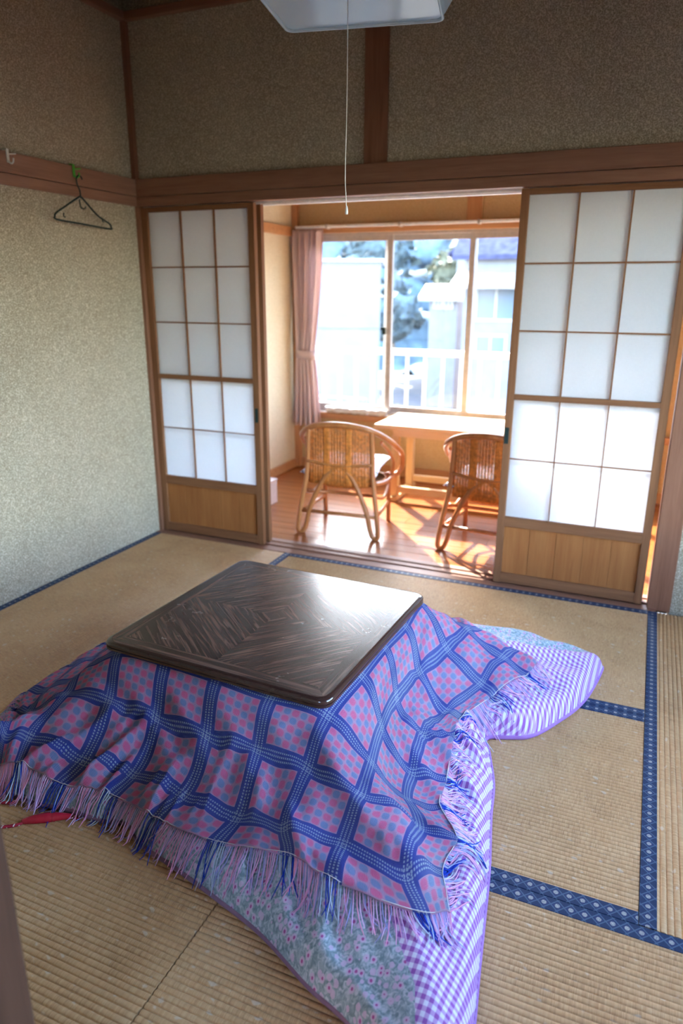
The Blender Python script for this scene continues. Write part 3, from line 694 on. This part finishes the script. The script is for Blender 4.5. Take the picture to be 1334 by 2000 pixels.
for sgn in (-1, 1):
    box('apron', -0.325, 0.325, sgn*0.315-0.012, sgn*0.315+0.012, 0.285, 0.322, M_rim, kt); box('apron', sgn*0.315-0.012, sgn*0.315+0.012, -0.303, 0.303, 0.285, 0.322, M_rim, kt)
box('heater', -0.14, 0.14, -0.14, 0.14, 0.255, 0.322, M_black, kt, 0.01)

# ---- quilt (height field over its outline, own thickness), split along its gingham border
GB = [(2.34,-2.45),(2.275,-2.25),(2.20,-2.16),(2.13,-2.08),(2.09,-1.9),(2.06,-1.6),(2.08,-1.3),(2.15,-1.02),(2.215,-0.88),(2.33,-0.80),(2.45,-0.735),(2.54,-0.66)]
def gdist(x, y):
    best = None; sgn = None
    for (ax, ay), (bx, by) in zip(GB[:-1], GB[1:]):
        dx, dy = bx-ax, by-ay; L = dx*dx+dy*dy; s = np.clip(((x-ax)*dx+(y-ay)*dy)/L, 0, 1)
        d = np.hypot(x-ax-s*dx, y-ay-s*dy); sg = np.where((dx*(y-ay)-dy*(x-ax)) < 0, 1.0, -1.0)
        if best is None: best, sgn = d, sg
        else:
            m = d < best-1e-9; best = np.where(m, d, best); sgn = np.where(m, sg, sgn)
    return best*sgn
NT, NR = 720, 64
th = np.linspace(-np.pi, np.pi, NT, endpoint=False)
tt = np.concatenate([np.linspace(0.0, 0.86, NR-14), 0.86+0.14*np.sin(np.linspace(0, np.pi/2, 15))[1:]])
ri, ro = rin(th)*0.55, rout(th)
RR2 = ri[None,:] + (ro-ri)[None,:]*tt[:,None]
QX = TC[0]+RR2*np.cos(th)[None,:]; QY = TC[1]+RR2*np.sin(th)[None,:]
QZ = np.minimum(H(QX, QY), 0.331)
QZ = np.maximum(QZ, 0.018)          # cover seam height at the rim
quilt = tag(empty('quilt', (TC[0], TC[1], 0.0)), 'puffy kotatsu quilt with floral print and gingham border spread on the tatami', 'quilt')
Vx = np.stack([QX-TC[0], QY-TC[1], QZ], -1).reshape(-1, 3); S = gdist(QX, QY).reshape(-1)
tris = []
nr = len(tt)
for j in range(nr-1):
    for i in range(NT):
        a, b, c, d = j*NT+i, j*NT+(i+1)%NT, (j+1)*NT+(i+1)%NT, (j+1)*NT+i
        tris.append((a, d, c)); tris.append((a, c, b))
def clip(sign):
    nv = []; idx = {}; out = []
    def vid(k):
        if k not in idx:
            idx[k] = len(nv)
            if isinstance(k, int): nv.append(tuple(Vx[k]))
            else:
                p, q = k; t = S[p]/(S[p]-S[q]); nv.append(tuple(Vx[p]+(Vx[q]-Vx[p])*t))
        return idx[k]
    for t in tris:
        ins = [S[k]*sign > 0 for k in t]
        if all(ins): out.append(tuple(vid(k) for k in t)); continue
        if not any(ins): continue
        poly = []
        for e in range(3):
            p, q = t[e], t[(e+1) % 3]
            if ins[e]: poly.append(vid(p))
            if ins[e] != ins[(e+1) % 3]: poly.append(vid((min(p, q), max(p, q))))
        out.append(tuple(poly))
    mb = MB(); mb.v = nv; mb.f = out; return mb
clip(-1).build('floral_cover', M_floral, quilt, True, 0, False)
clip(1).build('gingham_border', M_ging, quilt, True, 0, False)
# edge roll from the seam down to the floor: lilac under the gingham, floral elsewhere
seamr = ro; Sg = gdist(TC[0]+ro*np.cos(th), TC[1]+ro*np.sin(th))
def edge_roll(sel):
    mb = MB()
    for (dr, z) in ((0.0, 0.0185), (0.005, 0.015), (0.006, 0.009), (0.001, 0.003), (-0.03, 0.0018)):
        for i in range(NT): mb.v.append(((seamr[i]+dr)*math.cos(th[i]), (seamr[i]+dr)*math.sin(th[i]), z))
    for j in range(4):
        for i in range(NT):
            if (Sg[i] > 0) == sel: mb.f.append((j*NT+i, (j+1)*NT+i, (j+1)*NT+(i+1)%NT, j*NT+(i+1)%NT))
    return mb
o = edge_roll(True).build('underside', M_purple, quilt, True, 0, False); o['label'] = 'plain lilac underside edge'
M_mauve = plain('mauve_cotton', (.22,.13,.20), 0.9, 0.2)
edge_roll(False).build('underside', M_mauve, quilt, True, 0, False)

# ---- plaid blanket: smooth sheet through measured crossings of its stripes
K = np.array(list(CTRL.keys()), float); P = np.array(list(CTRL.values()), float)
def tps(r2): return 0.5*r2*np.log(r2+1e-12)
D2 = ((K[:,None]-K[None])**2).sum(-1); n = len(K)
A = np.zeros((n+3, n+3)); A[:n,:n] = tps(D2)+np.eye(n)*0.02; A[:n,n] = 1; A[:n,n+1:] = K; A[n,:n] = 1; A[n+1:,:n] = K.T
Wt = np.linalg.solve(A, np.vstack([P, np.zeros((3, 3))]))
def bl(u, v):
    q = np.stack([u.ravel(), v.ravel()], -1); r2 = ((q[:,None]-K[None])**2).sum(-1)
    return (tps(r2)@Wt[:n] + Wt[n] + q@Wt[n+1:]).reshape(*u.shape, 3)
UA, UB, VA, VB = -1.7, 7.7, -5.6, 2.58
NU, NV = 216, 188
uu, vv = np.meshgrid(np.linspace(UA, UB, NU+1), np.linspace(VA, VB, NV+1))
BP = bl(uu, vv)
def ontable(X, Y):
    c, s = math.cos(-TA), math.sin(-TA); a = (X-TC[0])*c-(Y-TC[1])*s; b = (X-TC[0])*s+(Y-TC[1])*c
    return np.maximum(abs(a), abs(b))
def lift(B):
    fx = 0.003*np.sin(uu*9.0+2*np.sin(vv*2.3))*np.sin(vv*4.0+uu) + 0.005*np.sin((uu-vv*0.6)*6.5+1.3*np.sin(vv*3))
    h = H(B[...,0], B[...,1])+0.007
    B[...,2] = np.maximum(B[...,2], h)
    m = ontable(B[...,0], B[...,1]); flat = np.clip((m-0.375)/0.05, 0, 1)
    B[...,2] = B[...,2] + 0*fx
    B[...,2] = np.where(m < 0.373, np.minimum(B[...,2], 0.3385), B[...,2])
    return B, fx, flat
BP, fx, flat = lift(BP)
for it in range(3):
    C2 = BP.copy(); C2[1:-1,1:-1] = 0.5*BP[1:-1,1:-1]+0.125*(BP[2:,1:-1]+BP[:-2,1:-1]+BP[1:-1,2:]+BP[1:-1,:-2]); BP = C2
BP, fx, flat = lift(BP)
BP[...,2] += (fx+0.004)*flat
hh = H(BP[...,0], BP[...,1])+0.0065; BP[...,2] = np.where(ontable(BP[...,0], BP[...,1]) > 0.373, np.maximum(BP[...,2], hh), BP[...,2])
bk = tag(empty('plaid_blanket', (TC[0], TC[1], 0.0)), 'fringed pink and blue plaid woollen blanket draped over the table', 'blanket')
def sheet_mesh(B):
    mb = MB(); v = B.reshape(-1, 3)-np.array([TC[0], TC[1], 0]); mb.v = [tuple(q) for q in v]; w_ = NU+1
    mb.uv = {i: (a, b) for i, (a, b) in enumerate(zip(uu.ravel(), vv.ravel()))}
    for j in range(NV):
        for i in range(NU): mb.f.append((j*w_+i, (j+1)*w_+i, (j+1)*w_+i+1, j*w_+i+1))
    return mb
o = sheet_mesh(BP).build('woven_sheet', M_plaid, bk, True, 0, False)
sm = o.modifiers.new('solid', 'SOLIDIFY'); sm.thickness = 0.004; sm.offset = -1.0
# fringe
def fringe(edge):
    V_, F_, C_ = [], [], []
    def put(u, v, du, dv):
        e = np.array([[u, u-du*0.06]]), np.array([[v, v-dv*0.06]]); q = bl(*e)[0]
        d = q[0]-q[1]; d /= (np.linalg.norm(d[:2])+1e-6); d2 = np.array([d[0], d[1]])
        perp = np.array([-d2[1], d2[0]]); x0 = q[0][:2]; s = du and v or u
        fr = abs((s+0.5) % 1-0.5)
        if fr < 0.135: col = [(.012,.04,.34),(.012,.04,.34),(.45,.52,.65)][int(rng.integers(3))]
        else: col = [(.72,.36,.60),(.58,.38,.66),(.76,.32,.50),(.32,.33,.62),(.66,.44,.66)][int(rng.integers(5))]
        L = (0.070 if du else 0.058)*rng.uniform(0.75, 1.12); clump = math.sin(s*31.0)*0.35+math.sin(s*13.0)*0.3; bend = clump+rng.normal(0, 0.22)
        r = 0.0014; pts = []
        for k in range(6):
            t = k/5; p = x0 - d2*0.004 + d2*(L*t) + perp*(L*0.9*bend*t*t)
            z = max(float(H(p[0], p[1])), 0.002)+0.005+0.006*rng.random()*(1-t)
            z0 = q[0][2]+0.002
            z = max(z, z0-L*t*1.6); pts.append((p[0]-TC[0], p[1]-TC[1], z))
        b = len(V_); mb = MB(); mb.tube(pts, [r, r, r, r, r, r*0.6], 4, False, True)
        V_.extend(mb.v); F_.extend([tuple(i+b for i in f) for f in mb.f]); C_.extend([col]*len(mb.v))
    if edge == 'front':
        for u in np.linspace(UA, UB, 330): put(u+rng.normal(0, .005), VB, 0, 1)
    if edge == 'right':
        for v in np.linspace(VA, VB, 300): put(UB, v+rng.normal(0, .005), 1, 0)
    if edge == 'left':
        for v in np.linspace(VA, VB, 260): put(UA, v+rng.normal(0, .005), -1, 0)
    mb = MB(); mb.v, mb.f = V_, F_; me = mb.mesh('fringe', M_fringe, True, False)
    ca = me.color_attributes.new('col', 'FLOAT_COLOR', 'POINT'); ca.data.foreach_set('color', np.array([(*c, 1) for c in C_], dtype=np.float32).ravel())
    o = link('fringe', me, bk); o['kind'] = 'stuff'
for e in ('front', 'right', 'left'): fringe(e)
# hem line
for (us, vs) in ((np.linspace(UA, UB, 160), np.full(160, VB-0.03)), (np.full(160, UB-0.03), np.linspace(VA, VB, 160))):
    q = bl(us[None], vs[None])[0]; q[:,2] = np.maximum(q[:,2], H(q[:,0], q[:,1])+0.007)+0.0035; q[:,:2] -= TC
    MB().tube([tuple(p) for p in q], 0.0012, 4).build('hem_stitch', plain('hem_thread', (.55,.48,.50), 0.9) if 'hem_thread' not in bpy.data.materials else bpy.data.materials['hem_thread'], bk, True)

# ---- red braided cord of the heater, with its inline switch
cr = tag(empty('heater_cord', (1.2, -2.1, 0.0)), 'red and white braided heater cord with a red inline switch on the tatami', 'cord')
def rel(P): return [(x-1.2, y+2.1, z) for x, y, z in P]
pa = catmull(rel([(0.60,-2.42,.006),(0.85,-2.33,.006),(1.124,-2.18,.006),(1.165,-2.140,.006)]), 10); pb = catmull(rel([(1.262,-2.080,.006),(1.275,-2.077,.006),(1.292,-2.076,.006)]), 8)
MB().tube(pa, 0.0042, 8).build('cord', M_cord, cr, True); MB().tube(pb, 0.0042, 8).build('cord', M_cord, cr, True)
MB().tube(catmull(rel([(0.70,-2.22,.006),(0.95,-2.14,.006),(1.05,-2.11,.006),(1.088,-2.096,.006)]), 8), 0.0042, 8).build('cord', M_cord, cr, True)
MB().tube(catmull(rel([(0.75,-2.10,.006),(0.93,-2.085,.006),(0.96,-2.083,.006)]), 8), 0.0042, 8).build('cord', M_cord, cr, True)
sp = catmull(rel([(1.160,-2.143,.007),(1.182,-2.128,.009),(1.205,-2.113,.010),(1.222,-2.102,.009),(1.235,-2.094,.010),(1.268,-2.074,.007)]), 6)
rad = [0.005+0.0085*math.sin(math.pi*i/(len(sp)-1))**0.7*(0.82 if abs(i/(len(sp)-1)-0.62) < 0.06 else 1) for i in range(len(sp))]
o = MB().tube(sp, rad, 12).build('inline_switch', M_red, cr, True); o['label'] = 'glossy red switch body'

# ================================================================== hanger and hooks on the left rail
def hook(name, label, loc, m):
    h = tag(empty(name, loc), label, 'hook')
    MB().tube(catmull([(0.002,0,0.030),(-0.020,0,0.032),(-0.022,0,0.012)], 5), 0.0035, 6).build('top_lip', m, h, True)
    box('back_plate', -0.001, 0.004, -0.006, 0.006, -0.020, 0.032, m, h, 0.001)
    MB().tube(catmull([(0.003,0,-0.014),(0.016,0,-0.024),(0.028,0,-0.018),(0.031,0,-0.004)], 5), 0.0035, 6).build('peg', m, h, True)
    MB().tube(catmull([(0.003,0,0.012),(0.004,0.022,0.016),(0.012,0.034,0.018)], 5), 0.003, 6).build('side_arm', m, h, True)
    return h
hook('rail_hook', 'bright green plastic hook on the wall rail holding the hanger', (0.030, -0.470, 1.862), M_green)
hook('rail_hook', 'clear whitish plastic hook on the wall rail at the left edge', (0.030, -0.840, 1.866), M_clear)
hg = tag(empty('clothes_hanger', (0.058, -0.471, 1.836)), 'black plastic clothes hanger hanging from the green hook', 'hanger')
MB().tube(catmull([(0,0.020,-0.004),(0,0.014,0.006),(0,-0.002,0.010),(0,-0.016,-0.004),(0,-0.014,-0.030),(0,-0.002,-0.052),(0,0,-0.085)], 6), 0.0032, 8).build('hook', M_black, hg, True)
MB().tube(catmull([(0,-0.020,-0.085),(0,0.0,-0.078),(0,0.022,-0.092),(0,0.100,-0.148),(0,0.176,-0.178),(0,0.188,-0.192),(0,0.176,-0.202),(0,0.0,-0.195),(0,-0.160,-0.188),(0,-0.172,-0.176),(0,-0.160,-0.160),(0,-0.090,-0.122)], 6, True), 0.0042, 8, True).build('shoulder_bar', M_black, hg, True)
for s in (-1, 1): MB().tube(catmull([(0,s*0.125+0.008,-0.157),(0,s*0.125+0.006,-0.172),(0,s*0.125+0.016,-0.174)], 4), 0.0025, 6).build('strap_notch', M_black, hg, True)
MB().tube(catmull([(0,-0.010,-0.090),(0,-0.006,-0.122),(0,0.014,-0.128),(0,0.028,-0.118)], 4), 0.0030, 6).build('tie_loop', M_black, hg, True)

# ================================================================== pendant lamp with pull cord
lp = tag(empty('pendant_lamp', (1.795, -1.462, 2.005), math.radians(11)), 'square translucent acrylic pendant lamp with a white pull cord', 'lamp')
def ring(h, z, r): return (rsq(h, r, 4), z)
stack(MB(), [ring(0.185, 0.004, 0.02), ring(0.198, 0.0, 0.02)], (True, False))
mb = stack(MB(), [ring(0.200, 0.0, 0.02), ring(0.200, 0.004, 0.02)]); mb.build('bottom_plate', M_shade, lp, False)
mb = stack(MB(), [ring(0.202, -0.002, 0.02), ring(0.212, 0.015, 0.02), ring(0.235, 0.06, 0.025), ring(0.262, 0.135, 0.03), ring(0.272, 0.19, 0.03)], (False, False)); o = mb.build('side_shade', M_shade, lp, True)
s_ = o.modifiers.new('solid', 'SOLIDIFY'); s_.thickness = 0.003
for zz, hh in ((-0.003, 0.204), (0.19, 0.274)): MB().tube([(x, y, zz) for x, y in rsq(hh, 0.02, 4)], 0.004, 6, True).build('edge_trim', M_shade, lp, True)
box('top_cap', -0.20, 0.20, -0.20, 0.20, 0.20, 0.235, M_white, lp, 0.01)
for rr, zz in ((0.155, 0.12), (0.115, 0.12)): MB().tube([(rr*math.cos(a*math.pi/18), rr*math.sin(a*math.pi/18), zz) for a in range(36)], 0.014, 8, True).build('ring_tube', M_white, lp, True)
MB().tube(catmull([(0,0,0.235),(0,0,0.5),(0,0,0.69)], 4), 0.004, 6).build('suspension_cord', M_white, lp, True)
MB().tube(catmull([(0,0,0.12),(0.0,0,-0.1),(-0.0015,0,-0.25),(-0.004,0,-0.38),(-0.002,0,-0.43),(-0.001,0,-0.455)], 6), 0.0013, 6).build('pull_cord', M_white, lp, True)
MB().tube([(0,0,-0.452),(0,0,-0.458),(0.0,0,-0.468),(0,0,-0.472)], [0.0015,0.0032,0.0042,0.0035], 8).build('pull_knob', M_white, lp, True)

# ================================================================== veranda furniture
tb = tag(empty('veranda_table', (1.46, 1.335, -0.004)), 'pale wooden table on trestle legs below the veranda window', 'table')
box('table_top', -0.53, 0.53, -0.255, 0.255, 0.495, 0.525, M_light, tb, 0.004)
box('apron', -0.42, 0.42, -0.19, -0.165, 0.440, 0.495, M_light, tb, 0.002); box('apron', -0.42, 0.42, 0.165, 0.19, 0.440, 0.495, M_light, tb, 0.002)
M_lightz = wood('light_table_wood_z', (.62,.40,.19), (.75,.53,.28), 'z', 0.35, 0.7)
for sx in (-1, 1):
    for sy in (-1, 1): box('leg', sx*0.405-0.025, sx*0.405+0.025, sy*0.165-0.025, sy*0.165+0.025, 0.03 if sy else 0, 0.440, M_lightz, tb, 0.002)
    box('foot_rail', sx*0.405-0.028, sx*0.405+0.028, -0.22, 0.22, 0.0, 0.03, M_light, tb, 0.003)
box('stretcher', -0.38, 0.38, -0.185, -0.155, 0.055, 0.10, M_light, tb, 0.002); box('stretcher', -0.38, 0.38, 0.155, 0.185, 0.055, 0.10, M_light, tb, 0.002)

def rattan_chair(loc, rz, label):
    c = tag(empty('rattan_armchair', loc, rz), label, 'chair', 'rattan armchairs on the veranda')
    R = 0.0135
    # sweeping arm and back rail, ending as front legs
    half = [(0.225,0.10,0.305),(0.262,0.145,0.315),(0.285,0.165,0.365),(0.290,0.125,0.440),(0.285,0.02,0.500),(0.248,-0.105,0.575),(0.15,-0.180,0.632)]
    loop = half + [(0,-0.205,0.652)] + [(-x, y, z) for x, y, z in reversed(half)]
    MB().tube(catmull(loop, 7), 0.0155, 10).build('arm_rail', M_rattan, c, True)
    for s in (-1, 1): MB().tube(catmull([(s*0.205,0.15,0.315),(s*0.205,0.165,0.18),(s*0.205,0.175,0.0)], 6), 0.0135, 9).build('front_leg', M_rattan, c, True)
    inner = [(0.240,0.10,0.31),(0.256,0.06,0.40),(0.252,-0.02,0.475),(0.225,-0.11,0.550)]
    for s in (-1, 1):
        MB().tube(catmull([(s*x, y, z) for x, y, z in inner], 6), 0.010, 8).build('arm_brace', M_rattan, c, True)
        post = [(s*0.185,-0.165,0.615),(s*0.192,-0.165,0.45),(s*0.200,-0.175,0.33),(s*0.228,-0.195,0.15),(s*0.240,-0.205,0.05),(s*0.237,-0.205,0.014),(s*0.212,-0.203,0.014),(s*0.192,-0.20,0.06),(s*0.165,-0.195,0.17),(s*0.09,-0.185,0.33),(s*0.02,-0.182,0.405),(0,-0.182,0.415)]
        MB().tube(catmull(post, 6), R, 9).build('rear_leg', M_rattan, c, True)
        MB().tube(catmull([(s*0.245,0.16,0.31),(s*0.235,0.0,0.30),(s*0.205,-0.15,0.315)], 6), 0.011, 8).build('seat_rail', M_rattan, c, True)
        MB().tube([(s*0.222,-0.19,0.13),(s*0.216,0.0,0.13),(s*0.205,0.168,0.13)], 0.010, 8).build('side_stretcher', M_rattan, c, True)
        MB().tube(catmull([(s*0.215,-0.18,0.25),(s*0.22,0.0,0.20),(s*0.205,0.162,0.25)], 5), 0.009, 8).build('side_brace', M_rattan, c, True)
    MB().tube(catmull([(-0.192,-0.172,0.428),(0,-0.188,0.415),(0.192,-0.172,0.428)], 6), 0.010, 8).build('back_rail', M_rattan, c, True)
    MB().tube([(-0.225,-0.195,0.135),(0.225,-0.195,0.135)], 0.011, 8).build('rear_stretcher', M_rattan, c, True)
    MB().tube(catmull([(-0.205,-0.15,0.245),(-0.10,-0.08,0.225),(0.0,-0.06,0.22),(0.10,-0.08,0.225),(0.205,-0.15,0.245)], 6), 0.010, 8).build('seat_hoop', M_rattan, c, True)
    MB().tube(catmull([(-0.230,0.135,0.30),(0,0.185,0.30),(0.230,0.135,0.30)], 6), 0.011, 8).build('front_rail', M_rattan, c, True)
    # woven back: crossing strips between the posts
    def bp(a, z):
        x = (a-0.5)*2; return Vector((x*(0.185+0.004*math.sin(z*9)), -0.165-0.028*(1-x*x), z))
    def topz(a): x = (a-0.5)*2; return 0.645-0.045*x*x
    mb = MB()
    for i in range(43):
        a = (i+0.5)/43; pts = [bp(a, 0.30+(topz(a)-0.30)*k/6)+Vector((0,0.0015*(-1)**i,0)) for k in range(7)]; mb.tube(pts, 0.0036, 4)
    for j in range(46):
        z = 0.305+j*0.0074
        xs = [k/10 for k in range(11)]; pts = [bp(a, z) for a in xs if topz(a) > z]
        if len(pts) > 2: mb.tube(pts, 0.0034, 4)
    o = mb.build('woven_back', M_weave, c, True)
    for a0 in (0.30, 0.66):
        mb = MB(); mb.grid(lambda u, v: bp(a0+0.10*(u-0.5), 0.30+(topz(a0)-0.30)*v)+Vector((0,-0.004,0)), 4, 10); o = mb.build('braided_band', M_weave, c, True); sm = o.modifiers.new('s', 'SOLIDIFY'); sm.thickness = 0.004
    def seatp(u, v):
        a = v*0.5*math.pi; an = u*2*math.pi; rx, ry = 0.228, 0.185; e = math.sin(a); 
        return (rx*e*math.cos(an), 0.0+ry*e*math.sin(an), 0.315-0.06*math.cos(a)**0.8)
    o = MB().grid(seatp, 40, 10).build('woven_seat', M_weave, c, True); sm = o.modifiers.new('s', 'SOLIDIFY'); sm.thickness = 0.006
    return c
ch1 = rattan_chair((0.985, 0.515, -0.004), math.radians(5), 'rattan armchair standing fully in view left of the veranda table')
ch2 = rattan_chair((1.845, 0.53, -0.004), math.radians(-4), 'rattan armchair half hidden behind the right paper door')
def cushion(loc, rz, label, tilt=0.0):
    cu = tag(empty('seat_cushion', loc, rz), label, 'cushion', 'cushions on the rattan armchairs'); cu.rotation_euler = (tilt, 0, rz)
    def f(sgn):
        def g(u, v):
            x, y = (u-0.5)*2, (v-0.5)*2; pr = max(0, (1-x**4)*(1-y**4))**0.4
            cor = 1-0.06*(1-abs(x))*abs(y)-0.06*(1-abs(y))*abs(x); wv = 0.004*math.sin(x*6+y*3)
            return (x*0.225*cor, y*0.205*cor, sgn*(0.032*pr)+wv*pr)
        return g
    MB().grid(f(1), 24, 24).build('top_cover', M_cush, cu, True); MB().grid(f(-1), 24, 24, None, True).build('bottom_cover', M_cushblue, cu, True)
cushion((0.955, 0.555, 0.366), math.radians(8), 'white and navy print cushion on the left rattan armchair', math.radians(4))
cushion((1.835, 0.56, 0.366), math.radians(-4), 'navy floral print cushion on the half hidden rattan armchair', math.radians(4))

# curtain, tied back
cu = tag(empty('curtain', (0.14, WY-0.085, 0.0)), 'pale pink pleated curtain tied back at the left of the veranda window', 'curtain')
def curt(u, v):
    z = 1.775-v*1.42
    if z > 0.89: t = (1.775-z)/(1.775-0.89); s = t**1.6; xl = -0.135+0.045*s; xr = 0.135-0.085*s
    else: t = (0.89-z)/0.535; s = t**0.6; xl = -0.090-0.035*s; xr = 0.050+0.050*s
    amp = 0.030-0.008*math.sin(v*3.1); ph = u*5.5*2*math.pi
    return (xl+(xr-xl)*u+0.006*math.sin(ph*2+v*3), amp*math.sin(ph+0.4*math.sin(v*5))+0.008*math.sin(u*19+v*4), z+0.01*math.sin(ph)*v)
o = MB().grid(curt, 140, 60).build('cloth', M_curtain, cu, True); sm = o.modifiers.new('s', 'SOLIDIFY'); sm.thickness = 0.0015
tp = [(-0.10,0.0,0.90),(-0.06,-0.036,0.895),(0.0,-0.040,0.890),(0.055,-0.030,0.885),(0.065,0.01,0.885),(0.0,0.036,0.89),(-0.08,0.03,0.90)]
mb = MB(); pts = catmull(tp, 6, True); n_ = len(pts)
for z in (-0.03, 0.03): mb.v += [(p.x, p.y, p.z+z) for p in pts]
for i in range(n_): mb.f.append((i, (i+1) % n_, n_+(i+1) % n_, n_+i))
o = mb.build('tieback', M_curtain, cu, True); sm = o.modifiers.new('s', 'SOLIDIFY'); sm.thickness = 0.002
cr_ = tag(empty('curtain_rail', (0, 0, 0)), 'white curtain rail above the veranda window', 'rail')
box('track', 0.05, 2.9, WY-0.085, WY-0.06, 1.785, 1.803, M_white, cr_, 0.002)
for x in (0.3, 0.85, 1.40, 1.95, 2.5): box('bracket', x-0.008, x+0.008, WY-0.090, WY-0.030, 1.780, 1.808, M_alu, cr_, 0.001)
# white padded strip on the sill
st = MB()
def strip(u, v):
    a = v*2*math.pi; x = 0.27+u*0.50; r = 0.020+0.0025*math.sin(x*90)+0.002*math.sin(x*37+a*3)
    return (x, WY-0.026+r*math.cos(a)*0.9, 0.4745+r*math.sin(a)*1.15)
o = st.grid(strip, 80, 16).build('draught_strip', M_white, None, True); tag(o, 'crinkled white draught strip lying along the window sill', 'draught strip')
# pale box by the veranda end wall
bx = tag(empty('storage_box', (0.183, 0.475, -0.004)), 'pale pinkish box standing against the veranda end wall', 'box')
M_pbox = plain('pale_pink_board', (.66,.55,.52), 0.6)
mb = MB().box(-0.172, 0.172, -0.315, 0.315, 0.0, 0.15); mb.build('body', M_pbox, bx, False, 0.004); box('lid', -0.175, 0.175, -0.318, 0.318, 0.15, 0.165, M_pbox, bx, 0.003)
